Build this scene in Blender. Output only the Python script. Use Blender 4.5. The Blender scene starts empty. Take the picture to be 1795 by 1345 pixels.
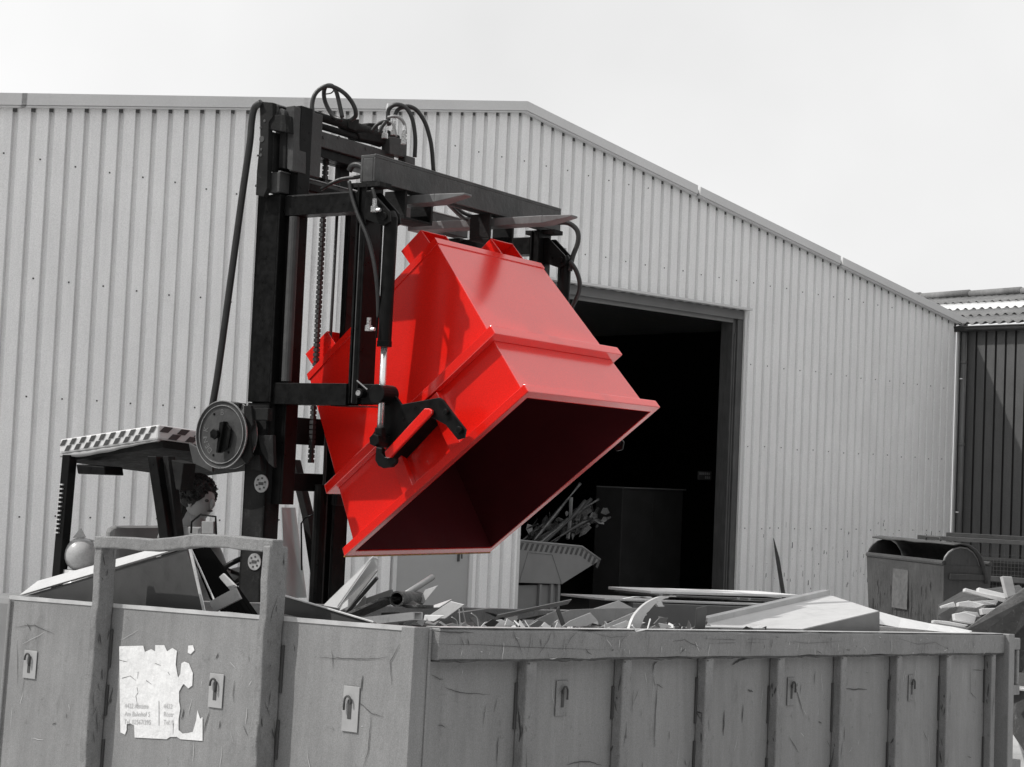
import bpy, bmesh, math, random
from mathutils import Vector, Matrix
V=Vector
D=bpy.data; SC=bpy.context.scene; COL=SC.collection
random.seed(7)
# ------------------------------------------------------------------ camera
PITCH,ROLL,FPX,EYE=0.05344,0.04312,3000.0,2.0
fw=V((0,math.cos(PITCH),math.sin(PITCH))); up0=V((0,-math.sin(PITCH),math.cos(PITCH))); rt0=V((1,0,0))
CR=math.cos(ROLL)*rt0+math.sin(ROLL)*up0; CU=-math.sin(ROLL)*rt0+math.cos(ROLL)*up0
CAM=V((0,0,EYE))
cd=D.cameras.new('camera'); co=D.objects.new('camera',cd); COL.objects.link(co)
co.matrix_world=Matrix(((CR.x,CU.x,-fw.x,0),(CR.y,CU.y,-fw.y,0),(CR.z,CU.z,-fw.z,EYE),(0,0,0,1)))
cd.sensor_width=36; cd.lens=36*FPX/1795; cd.clip_start=.05; cd.clip_end=2000; SC.camera=co
# ------------------------------------------------------------------ light
SUN_EL=math.radians(50); SUN_AZ=math.radians(180+12)   # direction to the sun measured from +X, ccw
sdir=V((math.cos(SUN_AZ)*math.cos(SUN_EL),math.sin(SUN_AZ)*math.cos(SUN_EL),math.sin(SUN_EL)))
w=D.worlds.new('World'); SC.world=w; w.use_nodes=True
nt=w.node_tree; nt.nodes.clear()
o=nt.nodes.new('ShaderNodeOutputWorld'); bg=nt.nodes.new('ShaderNodeBackground')
sky=nt.nodes.new('ShaderNodeTexSky'); sky.sky_type='NISHITA'; sky.sun_disc=False
sky.sun_elevation=SUN_EL; sky.sun_rotation=math.atan2(sdir.x,sdir.y); sky.dust_density=3; sky.air_density=1.2
bw=nt.nodes.new('ShaderNodeRGBToBW'); mx=nt.nodes.new('ShaderNodeMix'); mx.data_type='RGBA'
noi=nt.nodes.new('ShaderNodeTexNoise'); noi.inputs['Scale'].default_value=2.6; noi.inputs['Detail'].default_value=5
tc=nt.nodes.new('ShaderNodeTexCoord'); mr=nt.nodes.new('ShaderNodeMapRange')
mr.inputs[1].default_value=.3; mr.inputs[2].default_value=.7; mr.inputs[3].default_value=6.0; mr.inputs[4].default_value=7.4
L=nt.links.new
L(tc.outputs['Generated'],noi.inputs['Vector']); L(noi.outputs['Fac'],mr.inputs[0]); L(sky.outputs[0],bw.inputs[0])
mx.inputs[0].default_value=.82; L(bw.outputs[0],mx.inputs[6]); L(mr.outputs[0],mx.inputs[7])
L(mx.outputs[2],bg.inputs[0]); bg.inputs[1].default_value=.1; L(bg.outputs[0],o.inputs[0])
sl=D.lights.new('sun','SUN'); sl.energy=2.2; sl.angle=math.radians(.6); sl.color=(1,.985,.96)
so=D.objects.new('sun',sl); COL.objects.link(so); so.rotation_euler=sdir.to_track_quat('Z','Y').to_euler(); so.location=(0,0,30)
SC.view_settings.view_transform='Standard'; SC.view_settings.look='None'; SC.view_settings.exposure=.56; SC.view_settings.gamma=1
SC.render.engine='CYCLES'; SC.render.resolution_x=1024; SC.render.resolution_y=767
# ------------------------------------------------------------------ frames (real planes in the place)
def ray(x,y): return fw+CR*((x-897.5)/FPX)-CU*((y-672.5)/FPX)
def at(x,y,Y):
    d=ray(x,y); return CAM+d*(Y/d.y)
class Fr:
    def __init__(s,O,a,b,c): s.O=V(O); s.ax=[V(a),V(b),V(c)]
    def P(s,a,b,c): return s.O+s.ax[0]*a+s.ax[1]*b+s.ax[2]*c
    def on(s,k,val,x,y):
        d=ray(x,y); n=s.ax[k]; t=(val-(CAM-s.O).dot(n))/d.dot(n); q=CAM+d*t-s.O
        return [q.dot(e) for e in s.ax]
    def W(s,k,val,x,y): return s.P(*s.on(k,val,x,y))
a=math.radians(33)
LV=V((math.sin(a),math.cos(a),0)); FV=V((math.cos(a),-math.sin(a),0)); ZV=V((0,0,1))
p=at(480,650,9.2); FK=Fr((p.x,p.y,0),FV,LV,ZV)                      # forklift: forward, across, up
TH=.81168
WV=V((math.sin(TH),math.cos(TH),0)); NV=V((WV.y,-WV.x,0))
WL=Fr((-.063,22.646,0),WV,NV,ZV)                                    # warehouse gable: along, outward, up
m=Matrix.Rotation(-0.0582969,3,'X')@Matrix.Rotation(0.00839143,3,'Y')@Matrix.Rotation(0.92194,3,'Z')
CT=Fr(at(728,1101,6.0),m.col[0],m.col[1],m.col[2])                  # container: long side, short side, up
# ------------------------------------------------------------------ materials
MATS={}
def mat(name,col,rough=.6,metal=0,var=.15,scale=3,streak=0,spec=.5,coat=0,dirt=0,dirtcol=(.02,.02,.02),bump=0,bscale=40,fine=.06,stz=.12,fsc=0):
    if name in MATS: return MATS[name]
    if not isinstance(col,tuple): col=(col,col,col)
    m=D.materials.new(name); m.use_nodes=True; n=m.node_tree; b=n.nodes['Principled BSDF']
    b.inputs['Roughness'].default_value=rough; b.inputs['Metallic'].default_value=metal
    b.inputs['Specular IOR Level'].default_value=spec; b.inputs['Coat Weight'].default_value=coat; b.inputs['Coat Roughness'].default_value=.12
    tc=n.nodes.new('ShaderNodeTexCoord'); K=n.links.new
    def noise(sc,det,vec=None,r=.6):
        q=n.nodes.new('ShaderNodeTexNoise'); q.inputs['Scale'].default_value=sc; q.inputs['Detail'].default_value=det; q.inputs['Roughness'].default_value=r
        K(vec if vec else tc.outputs['Object'],q.inputs['Vector']); return q.outputs['Fac']
    def mrg(s,a,b_,c,d):
        q=n.nodes.new('ShaderNodeMapRange'); K(s,q.inputs[0]); 
        for i,v_ in enumerate((a,b_,c,d)): q.inputs[i+1].default_value=v_
        return q.outputs[0]
    def mul(x,y):
        q=n.nodes.new('ShaderNodeMath'); q.operation='MULTIPLY'; K(x,q.inputs[0]); K(y,q.inputs[1]); return q.outputs[0]
    f=mrg(noise(scale,5),.3,.7,1-var,1+var)
    f=mul(f,mrg(noise(fsc or scale*45,3,None,.8),.3,.7,1-fine,1+fine))
    mp=n.nodes.new('ShaderNodeMapping'); mp.inputs['Scale'].default_value=(1,1,stz); K(tc.outputs['Object'],mp.inputs['Vector'])
    if streak: f=mul(f,mrg(noise(scale*11,5,mp.outputs[0],.7),.35,.7,1+streak*.3,1-streak))
    vm=n.nodes.new('ShaderNodeVectorMath'); vm.operation='SCALE'; vm.inputs[0].default_value=col; K(f,vm.inputs['Scale'])
    out=vm.outputs[0]
    if dirt:
        q=n.nodes.new('ShaderNodeMix'); q.data_type='RGBA'
        mp2=n.nodes.new('ShaderNodeMapping'); mp2.inputs['Scale'].default_value=(1,1,.4); K(tc.outputs['Object'],mp2.inputs['Vector']); d1=mrg(noise(scale*3,10,mp2.outputs[0],.78),.57,.68,0,dirt)
        K(d1,q.inputs[0]); K(out,q.inputs[6]); q.inputs[7].default_value=(*dirtcol,1); out=q.outputs[2]
        d2=mrg(noise(scale*9,6,None,.75),.62,.68,0,dirt)
        q2=n.nodes.new('ShaderNodeMix'); q2.data_type='RGBA'; K(d2,q2.inputs[0]); K(out,q2.inputs[6]); q2.inputs[7].default_value=(*dirtcol,1); out=q2.outputs[2]
    K(out,b.inputs['Base Color'])
    K(mrg(noise(scale*4,4),.3,.7,max(.03,rough-.12),min(1,rough+.12)),b.inputs['Roughness'])
    if bump:
        q=n.nodes.new('ShaderNodeBump'); q.inputs['Strength'].default_value=bump; q.inputs['Distance'].default_value=.01
        K(noise(bscale,4),q.inputs['Height']); K(q.outputs[0],b.inputs['Normal'])
    MATS[name]=m; return m
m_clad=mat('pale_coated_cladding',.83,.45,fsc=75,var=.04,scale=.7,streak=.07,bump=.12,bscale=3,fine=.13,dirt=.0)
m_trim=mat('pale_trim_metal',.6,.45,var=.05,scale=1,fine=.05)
m_cladv=mat('shaded_cladding_groove',.6,.6,var=.05,scale=.7,streak=.1,fine=.13,fsc=75)  # groove floors darker than the sheet: shade painted into the colour
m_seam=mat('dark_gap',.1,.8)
m_frame=mat('weathered_frame_metal',.07,.6,var=.2,scale=3,streak=.3)
m_dcl=mat('dark_cladding',.085,fsc=60,fine=.2,rough=.55,var=.08,scale=1,streak=.15,bump=.1,bscale=3)
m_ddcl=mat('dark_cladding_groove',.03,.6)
m_asb=mat('fibre_cement',.2,.9,var=.25,scale=2,streak=.2,dirt=.5,bump=.4,bscale=20)
m_lightsheet=mat('translucent_roof_sheet',.75,.5)
m_conc=mat('concrete_yard',.46,.9,var=.2,scale=.8,dirt=.35,dirtcol=(.15,.15,.15),bump=.4,bscale=30)
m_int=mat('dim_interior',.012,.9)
m_cont=mat('worn_grey_container_paint',.225,.55,var=.1,scale=1.6,streak=.16,dirt=.5,dirtcol=(.1,.1,.1),bump=.5,bscale=4,fine=.26,fsc=210)
m_contr=mat('battered_grey_rim_paint',.205,.6,var=.14,scale=4,streak=.12,dirt=.6,dirtcol=(.07,.07,.07),bump=.6,bscale=26,fine=.28,stz=.3,fsc=210)
m_conti=mat('scraped_container_inside',.1,.6,var=.3,scale=4,streak=.3,bump=.5)
m_rust=mat('dark_rust_scratch',.06,.8,var=.4,scale=20)
m_worn_lit=mat('bare_and_lit_metal',.55,.4,metal=.3,var=.2,scale=8)
m_lug=mat('pale_repaint',.34,.6,var=.1,scale=8,dirt=.3,dirtcol=(.2,.2,.2))
m_lint=mat('grey_lintel_paint',.15,.6,var=.1,scale=3)
m_plate=mat('dull_type_plate',.3,.5,var=.3,scale=30)
m_pitch=mat('black_channel_paint',.005,.9,spec=.0)
m_beam=mat('rusted_beam',.11,.8,var=.4,scale=8,bump=1,bscale=30,dirt=.6,dirtcol=(.04,.04,.04))
m_paper=mat('white_sticker',.74,.5,var=.08,scale=10,streak=.1,dirt=.35,dirtcol=(.5,.5,.5),bump=.7,bscale=22)
m_ink=mat('faded_grey_ink',.48,.7)
m_ink2=mat('dark_ink',.05,.7)
m_blk=mat('black_lacquered_steel',.006,.38,var=.3,scale=6,spec=.16,dirt=.2,dirtcol=(.02,.02,.02),bump=.12,bscale=18)
m_blk2=mat('dusty_black_steel',.02,.75,var=.4,scale=6,spec=.08,dirt=.5,dirtcol=(.065,.065,.065),bump=.4,bscale=30)
m_dgr=mat('dark_grey_steel',.058,.5,var=.25,scale=6,spec=.25,dirt=.3,dirtcol=(.15,.15,.15),bump=.3,bscale=30)
m_edge=mat('rubbed_and_lit_steel',.4,.35,metal=.6,var=.25,scale=15)
m_fork=mat('worn_fork_steel',.15,.5,spec=.2,var=.25,scale=10)
m_hose=mat('black_rubber_hose',.02,.45,var=.2,scale=20)
m_zinc=mat('zinc_fitting',.6,.3,metal=.7,var=.2,scale=30)
m_chr=mat('chromed_rod',.8,.18,metal=.75,var=.03,scale=10)
m_red=mat('glossy_red_paint',(.80,.012,.006),.5,var=.05,scale=2.5,spec=.0,coat=1,bump=.0,bscale=3,fine=.16,fsc=170)
b=m_red.node_tree.nodes['Principled BSDF']; b.inputs['Coat IOR'].default_value=2.2; b.inputs['Coat Roughness'].default_value=.18
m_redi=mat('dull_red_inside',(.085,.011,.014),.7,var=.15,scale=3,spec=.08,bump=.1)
m_tape=mat('white_tape',.7,.5,var=.08,scale=8); m_tapeb=mat('black_tape',.06,.5)
m_panel=mat('bounce_offset_plastic',(.5,.57,.57),.6)  # cool tint painted in to cancel red bounce light from the skip
m_tarp=mat('pale_tarpaulin',.64,.6,var=.08,scale=8,bump=.4,bscale=12)
m_cloth=mat('grey_fabric',.2,.8,var=.2,scale=8)
m_skin=mat('skin',.3,.5,var=.08,scale=12); m_hair=mat('dark_hair',.02,.55,var=.4,scale=60,bump=1,bscale=120)
m_shirt=mat('grey_work_shirt',.25,.85,var=.1,scale=12,bump=.4)
m_rub=mat('tyre_rubber',.025,.8)
m_bod=mat('forklift_body_paint',.2,.4,var=.1,scale=5,dirt=.2)
m_glass=mat('hazy_acrylic_windscreen',.55,.25,var=.03)
b=m_glass.node_tree.nodes['Principled BSDF']; b.inputs['Transmission Weight'].default_value=.0; b.inputs['Alpha'].default_value=.3; b.inputs['Specular IOR Level'].default_value=.1
m_sh1=mat('pale_sheet_metal',.5,.4,metal=.0,var=.12,scale=6,dirt=.4,dirtcol=(.2,.2,.2),bump=.3,bscale=8)
m_sh2=mat('grey_sheet_metal',.25,.4,metal=.0,var=.15,scale=6,dirt=.5,dirtcol=(.08,.08,.08),bump=.3,bscale=8)
m_sh3=mat('dark_sheet_metal',.05,.45,metal=.0,var=.2,scale=5)
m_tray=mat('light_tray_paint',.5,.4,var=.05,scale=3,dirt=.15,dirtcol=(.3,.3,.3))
m_white=mat('white_painted_sheet',.72,.4,var=.07,scale=5,dirt=.35,dirtcol=(.35,.35,.35),bump=.2,bscale=8)
m_rusty=mat('rusty_steel',.07,.8,var=.5,scale=14,bump=1,bscale=60,dirt=.4,dirtcol=(.3,.3,.3))
m_bin=mat('weathered_bin_steel',.055,.6,var=.25,scale=4,streak=.3,dirt=.8,dirtcol=(.02,.02,.02),bump=.5,bscale=12)
m_stone=mat('rough_dark_metal',.045,.8,var=.4,scale=5,bump=1,bscale=10,dirt=.5,dirtcol=(.3,.3,.3))
m_ball=mat('pale_mirror_back',.45,.3,var=.1,scale=20)
# ------------------------------------------------------------------ helpers
def tag(o,label=None,cat=None,group=None,kind=None):
    if label: o['label']=label
    if cat: o['category']=cat
    if group: o['group']=group
    if kind: o['kind']=kind
    return o
def thing(name,label,cat,loc,group=None):
    o=D.objects.new(name,None); o.empty_display_size=.1; COL.objects.link(o); o.location=loc
    return tag(o,label,cat,group)
class MB:
    def __init__(s): s.v=[]; s.f=[]; s.mi=[]
    def face(s,pts,mi=0):
        n=len(s.v); s.v+= [V(q) for q in pts]; s.f.append(list(range(n,n+len(pts)))); s.mi.append(mi)
    def solid(s,A,B,mi=0):     # two matching loops -> closed solid
        n=len(s.v); k=len(A); s.v+=[V(q) for q in A]+[V(q) for q in B]
        s.f.append(list(range(n,n+k))); s.f.append(list(range(n+2*k-1,n+k-1,-1)))
        for i in range(k):
            j=(i+1)%k; s.f.append([n+i,n+k+i,n+k+j,n+j])
        s.mi+=[mi]*(k+2); return s
    def box(s,F,a0,a1,b0,b1,c0,c1,mi=0):
        A=[F.P(a,b,c0) for a,b in ((a0,b0),(a1,b0),(a1,b1),(a0,b1))]
        B=[F.P(a,b,c1) for a,b in ((a0,b0),(a1,b0),(a1,b1),(a0,b1))]
        return s.solid(A,B,mi)
    def prism(s,F,k,v0,v1,poly,mi=0):   # poly in the two other axes
        idx=[i for i in range(3) if i!=k]
        def mk(v_):
            r=[]
            for q in poly:
                c=[0,0,0]; c[k]=v_; c[idx[0]]=q[0]; c[idx[1]]=q[1]; r.append(F.P(*c))
            return r
        return s.solid(mk(v0),mk(v1),mi)
    def px(s,F,k,v0,v1,pix,mi=0):       # outline measured on plane v0
        idx=[i for i in range(3) if i!=k]
        poly=[]
        for x,y in pix:
            c=F.on(k,v0,x,y); poly.append((c[idx[0]],c[idx[1]]))
        return s.prism(F,k,v0,v1,poly,mi)
    def tube(s,pts,r,seg=10,mi=0,cap=True):
        pts=[V(q) for q in pts]; n0=len(s.v); N=len(pts); prev=None
        for i,q in enumerate(pts):
            t=(pts[min(i+1,N-1)]-pts[max(i-1,0)]).normalized()
            if prev is None:
                u=t.orthogonal().normalized()
            else:
                u=(prev-t*prev.dot(t)).normalized()
            prev=u; v_=t.cross(u); rr=r[i] if isinstance(r,(list,tuple)) else r
            for k in range(seg):
                g=2*math.pi*k/seg; s.v.append(q+u*math.cos(g)*rr+v_*math.sin(g)*rr)
        for i in range(N-1):
            for k in range(seg):
                k2=(k+1)%seg; s.f.append([n0+i*seg+k,n0+i*seg+k2,n0+(i+1)*seg+k2,n0+(i+1)*seg+k]); s.mi.append(mi)
        if cap:
            s.f.append([n0+k for k in range(seg)][::-1]); s.f.append([n0+(N-1)*seg+k for k in range(seg)]); s.mi+=[mi,mi]
        return s
    def rings(s,rings,mi=0,cap=True,closed=True):
        n0=len(s.v); k=len(rings[0])
        for r in rings: s.v+=[V(q) for q in r]
        for i in range(len(rings)-1):
            for j in range(k if closed else k-1):
                j2=(j+1)%k; s.f.append([n0+i*k+j,n0+i*k+j2,n0+(i+1)*k+j2,n0+(i+1)*k+j]); s.mi.append(mi)
        if cap:
            s.f.append([n0+j for j in range(k)][::-1]); s.f.append([n0+(len(rings)-1)*k+j for j in range(k)]); s.mi+=[mi,mi]
        return s
    def build(s,name,mats,parent=None,bev=0,smooth=False,solid=0,sub=0,normals=True):
        if not isinstance(mats,(list,tuple)): mats=[mats]
        base=parent.get('_o') if parent else None
        off=V(base) if base else V((0,0,0))
        me=D.meshes.new(name)
        if parent is None:
            c=V((0,0,0))
            for q in s.v: c+=q
            c/=len(s.v); c.z=min(q.z for q in s.v); off=c
        me.from_pydata([q-off for q in s.v],[],s.f)
        for i,pp in enumerate(me.polygons): pp.material_index=s.mi[i]; pp.use_smooth=smooth
        for m_ in mats: me.materials.append(m_)
        if normals:
            bm=bmesh.new(); bm.from_mesh(me); bmesh.ops.recalc_face_normals(bm,faces=bm.faces); bm.to_mesh(me); bm.free()
        o=D.objects.new(name,me); COL.objects.link(o)
        if parent is None: o.location=off
        else: o.parent=parent; o['_o']=list(off)
        if solid:
            q=o.modifiers.new('solid','SOLIDIFY'); q.thickness=solid; q.offset=0
        if bev:
            q=o.modifiers.new('bevel','BEVEL'); q.width=bev; q.segments=2; q.limit_method='ANGLE'; q.angle_limit=math.radians(40)
        if sub:
            q=o.modifiers.new('sub','SUBSURF'); q.levels=sub; q.render_levels=sub
        return o
def root(name,label,cat,loc,group=None):
    o=thing(name,label,cat,loc,group); o['_o']=list(V(loc)); return o
def crv(pts,n=8):
    pts=[V(q) for q in pts]; P=[pts[0]*2-pts[1]]+pts+[pts[-1]*2-pts[-2]]; out=[]
    for i in range(1,len(P)-2):
        for k in range(n):
            t=k/n; a,b_,c,d=P[i-1],P[i],P[i+1],P[i+2]
            out.append(.5*((2*b_)+(c-a)*t+(2*a-5*b_+4*c-d)*t*t+(3*b_-a-3*c+d)*t**3))
    out.append(pts[-1]); return out
def scratches(mb,fn,n,a0,a1,c0,c1,mi,seed,wd=.0022,lo=.03,hi=.25,vert=.7):
    R=random.Random(seed)
    for _ in range(n):
        a_=R.uniform(a0,a1); c=R.uniform(c0,c1); ln=R.uniform(lo,hi)*R.random()**.7; g=(math.pi/2+R.gauss(0,.12)) if R.random()<vert else R.uniform(0,math.pi)
        wdd=wd*R.uniform(.4,1.5); k=7; pts=[]
        for i in range(k):
            pts.append((a_,c)); g+=R.gauss(0,.13); a_+=math.cos(g)*ln/k; c-=math.sin(g)*ln/k
        if not all(a0<q[0]<a1 and c0<q[1]<c1 for q in pts): continue
        for i in range(k-1):
            (x0,y0),(x1,y1)=pts[i],pts[i+1]; dx,dy=x1-x0,y1-y0; l_=math.hypot(dx,dy)+1e-9; nx,ny=-dy/l_,dx/l_
            w0=wdd*(.2+.8*math.sin(math.pi*i/(k-1))); w1=wdd*(.2+.8*math.sin(math.pi*(i+1)/(k-1)))
            mb.face([fn(x0-nx*w0,y0-ny*w0),fn(x1-nx*w1,y1-ny*w1),fn(x1+nx*w1,y1+ny*w1),fn(x0+nx*w0,y0+ny*w0)],mi)
def text_mesh(mb,body,size,fn,mi):     # fn maps 2-D text coordinates to the place
    c=D.curves.new('t','FONT'); c.body=body; c.size=size; ob=D.objects.new('t',c); COL.objects.link(ob)
    dg=bpy.context.evaluated_depsgraph_get(); me=D.meshes.new_from_object(ob.evaluated_get(dg))
    n=len(mb.v); mb.v+=[fn(q.co.x,q.co.y) for q in me.vertices]
    for pp in me.polygons: mb.f.append([n+i for i in pp.vertices]); mb.mi.append(mi)
    D.objects.remove(ob); D.meshes.remove(me)
m_cloth2=mat('wrinkled_grey_canvas',.32,.8,var=.2,scale=8,bump=.6,bscale=14)
# ================================================================== GROUND
mb=MB(); mb.face([(-300,-60,0),(300,-60,0),(300,500,0),(-300,500,0)])
tag(mb.build('ground',m_conc),kind='structure')
# added unseen bank behind and left of the viewer, shaped to darken reflections
mb=MB(); rg=[]; R=random.Random(77)
for i in range(61):
    g=math.radians(150+i*4.0); rr=38+3*math.sin(i*.9); h=16+2.5*math.sin(i*1.7)+R.uniform(-1,1)
    c,s=math.cos(g),math.sin(g); rg.append([(c*rr,s*rr,-.1),(c*(rr+2),s*(rr+2),h*.6),(c*(rr+6),s*(rr+6),h),(c*(rr+30),s*(rr+30),h*.7),(c*(rr+30),s*(rr+30),-.1)])
mb.rings(rg); tag(mb.build('unseen_bank',mat('dark_reflection_bank',.05,.9,var=.4,scale=.6)),kind='structure')
# ================================================================== WAREHOUSE
PT=.207; HW=10.9; TAN=math.tan(.16997); ZR=6.865
wh=root('warehouse','long pale metal-clad warehouse with a gable front and an open rolling gate','warehouse',WL.P(0,0,0))
def rz(w_): return ZR-abs(w_-.06)*TAN
GX0,GX1,GZ=.33,4.955,4.66     # gate opening in the cladding
DX0,DX1,DZ=-1.76,-.54,2.12    # small door
mb=MB()
n0=-int(HW/PT)-1
prof=[(0,0),(.006,-.052),(.052,-.052),(.070,0),(PT,0)]
def strip(w0,d0,w1,d1,mi=0):
    segs=[(0.05,None)]
    lo=.05
    if w1>GX0 and w0<GX1:
        w0c=max(w0,GX0) ; w1c=min(w1,GX1)
        lo=GZ if (w0+w1)/2>GX0 and (w0+w1)/2<GX1 else .05
    elif w1>DX0 and w0<DX1 and DX0<(w0+w1)/2<DX1: lo=DZ
    mb.face([WL.P(w0,d0,lo),WL.P(w1,d1,lo),WL.P(w1,d1,rz(w1)+.02),WL.P(w0,d0,rz(w0)+.02)],mi)
for i in range(n0,-n0):
    b0=i*PT
    for (x0,d0),(x1,d1) in zip(prof[:-1],prof[1:]):
        s0,s1=b0+x0,b0+x1
        if s0<-HW or s1>HW: continue
        cuts=[s0]
        for c in (GX0,GX1,DX0,DX1):
            if s0<c<s1: cuts.append(c)
        cuts.append(s1)
        for c0,c1 in zip(cuts[:-1],cuts[1:]):
            f0=(c0-s0)/(s1-s0); f1=(c1-s0)/(s1-s0)
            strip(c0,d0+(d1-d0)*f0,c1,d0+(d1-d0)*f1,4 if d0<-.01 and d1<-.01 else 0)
# screws in rows, on the flats
R=random.Random(3)
for zz in (1.35,2.6,3.85,5.1,6.2):
    for i in range(n0+1,-n0-1,2):
        wv=i*PT+.135
        if zz>rz(wv)-.2 or (GX0-.05<wv<GX1+.05 and zz<GZ+.1) or (DX0<wv<DX1 and zz<DZ): continue
        q=zz+R.uniform(-.01,.01)
        mb.box(WL,wv-.008,wv+.008,.0,.006,q-.008,q+.008,1)
# grime splashes low on the sheets
for k in range(150):
    wv=R.uniform(5.2,10.6); zz=R.uniform(.5,1.7)*R.random()**.35; off=(wv/PT)%1*PT
    if off<.07 or off>.2: continue
    h=R.uniform(.01,.07)*R.random(); w2=R.uniform(.003,.012)
    mb.face([WL.P(wv-w2,.003,zz-h),WL.P(wv+w2,.003,zz-h*.6),WL.P(wv+w2*.7,.003,zz+h),WL.P(wv-w2*.5,.003,zz+h*.8)],2)
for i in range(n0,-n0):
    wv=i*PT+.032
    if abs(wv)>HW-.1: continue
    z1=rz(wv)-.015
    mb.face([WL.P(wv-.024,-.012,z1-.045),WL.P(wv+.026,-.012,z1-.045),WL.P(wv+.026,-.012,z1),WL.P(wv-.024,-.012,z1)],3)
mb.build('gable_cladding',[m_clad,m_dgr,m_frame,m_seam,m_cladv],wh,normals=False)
# structural wall shell behind the sheets (thin), sides, back
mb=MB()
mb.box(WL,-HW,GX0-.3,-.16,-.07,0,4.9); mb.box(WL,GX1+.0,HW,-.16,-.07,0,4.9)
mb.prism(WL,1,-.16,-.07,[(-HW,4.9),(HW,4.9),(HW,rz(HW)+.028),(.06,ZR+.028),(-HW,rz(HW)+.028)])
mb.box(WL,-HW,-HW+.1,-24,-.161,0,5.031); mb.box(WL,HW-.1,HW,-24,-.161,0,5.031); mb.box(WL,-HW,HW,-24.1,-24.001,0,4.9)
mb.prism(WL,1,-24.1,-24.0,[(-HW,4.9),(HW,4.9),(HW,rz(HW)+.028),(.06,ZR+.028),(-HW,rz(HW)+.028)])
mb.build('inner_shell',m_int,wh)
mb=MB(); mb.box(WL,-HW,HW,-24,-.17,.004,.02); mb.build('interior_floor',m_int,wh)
# roof
for sgn in (-1,1):
    mb=MB(); e=HW+.12
    mb.solid([WL.P(.06,.06,ZR+.03),WL.P(sgn*e,.06,rz(sgn*e)+.03),WL.P(sgn*e,-24.2,rz(sgn*e)+.03),WL.P(.06,-24.2,ZR+.03)],
             [WL.P(.06,.06,ZR+.08),WL.P(sgn*e,.06,rz(sgn*e)+.08),WL.P(sgn*e,-24.2,rz(sgn*e)+.08),WL.P(.06,-24.2,ZR+.08)])
    mb.build('roof_slope',m_trim,wh)
for sgn in (-1,1):
    mb=MB(); e=HW+.14; seams=[.0,3.6,7.2,e]
    for s0,s1 in zip(seams[:-1],seams[1:]):
        A=[];B=[]
        x0=.06+sgn*s0 if s0 else .06; x1=sgn*s1
        for (xx,zz) in ((x0,0),(x1,0),(x1,.125),(x0,.125)):
            A.append(WL.P(xx,.062,rz(xx)+zz-.0)); B.append(WL.P(xx,.10,rz(xx)+zz-.0))
        mb.solid(A,B)
        A=[];B=[]
        for (xx,zz) in ((x0,-.022),(x1,-.022),(x1,-.004),(x0,-.004)):
            A.append(WL.P(xx,.01,rz(xx)+zz)); B.append(WL.P(xx,.085,rz(xx)+zz))
        mb.solid(A,B)
    mb.build('verge_trim',m_trim,wh)
# corner trim at the right end
mb=MB(); mb.box(WL,HW-.05,HW+.02,.002,.03,.05,rz(HW)-.03); mb.build('corner_trim',m_trim,wh)
# gate
mb=MB(); mb.box(WL,GX0-.02,4.985,.003,.10,GZ-.0,GZ+.035); mb.build('gate_flashing',m_trim,wh,bev=.003)
mb=MB(); mb.box(WL,GX0,GX1-.0,-.062,-.02,GZ-.14,GZ-.006); mb.box(WL,GX0,GX1-.22,-.12,-.064,GZ-.20,GZ-.10)
mb.build('gate_lintel',m_lint,wh,bev=.004)
mb=MB(); mb.box(WL,4.73,4.80,-.30,-.07,0,GZ-.005); mb.box(WL,4.805,4.95,-.09,-.03,0,GZ-.145)
mb.box(WL,4.765,4.79,-.069,-.052,0,GZ-.36); mb.build('gate_jamb',m_frame,wh,bev=.004)
mb=MB(); mb.box(WL,4.93,4.978,-.029,.006,0,GZ-.001); mb.build('jamb_flashing',m_trim,wh,bev=.003)
mb=MB(); mb.box(WL,GX0-.02,GX0+.03,-.2,.006,0,GZ-.001); mb.build('jamb_flashing',m_trim,wh,bev=.003)
# small side door with handle
d=MB(); d.box(WL,DX0+.002,DX1-.002,-.05,-.012,.03,DZ-.02); dr=d.build('door',mat('grey_door_paint',.36,.5,var=.03),wh,bev=.004)
mb=MB(); 
mb.box(WL,DX0-.06,DX0,-.03,.012,.0,DZ+.06); mb.box(WL,DX1,DX1+.06,-.03,.012,.0,DZ+.06); mb.box(WL,DX0,DX1,-.03,.012,DZ,DZ+.06)
mb.build('door_frame',m_trim,wh,bev=.004)
mb=MB(); mb.box(WL,-.74,-.705,-.012,.0,.86,1.06); mb.tube([WL.P(-.722,0,1.0),WL.P(-.722,.05,1.0),WL.P(-.722,.055,.9)],.011); mb.build('handle',m_ink2,dr)
sg=MB(); c=WL.on(1,-1.2,1226,829); sg.box(WL,c[0]-.02,c[0]+.30,-1.22,-1.2,c[2]-.11,c[2]+.03); sgo=sg.build('name_board',m_ink2)
tag(sgo,'small dark board with dim unreadable pale lettering hanging inside the gate','sign')
mb=MB(); off=sgo.location
for k in range(6): mb.box(WL,c[0]+k*.045,c[0]+k*.045+.03,-1.198,-1.196,c[2]-.03,c[2]+.01)
for k in range(3): mb.box(WL,c[0]+.14+k*.045,c[0]+.14+k*.045+.03,-1.198,-1.196,c[2]-.09,c[2]-.05)
sgo['_o']=list(off); mb.build('pale_lettering',mat('dim_letters',.3,.6),sgo)
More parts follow.
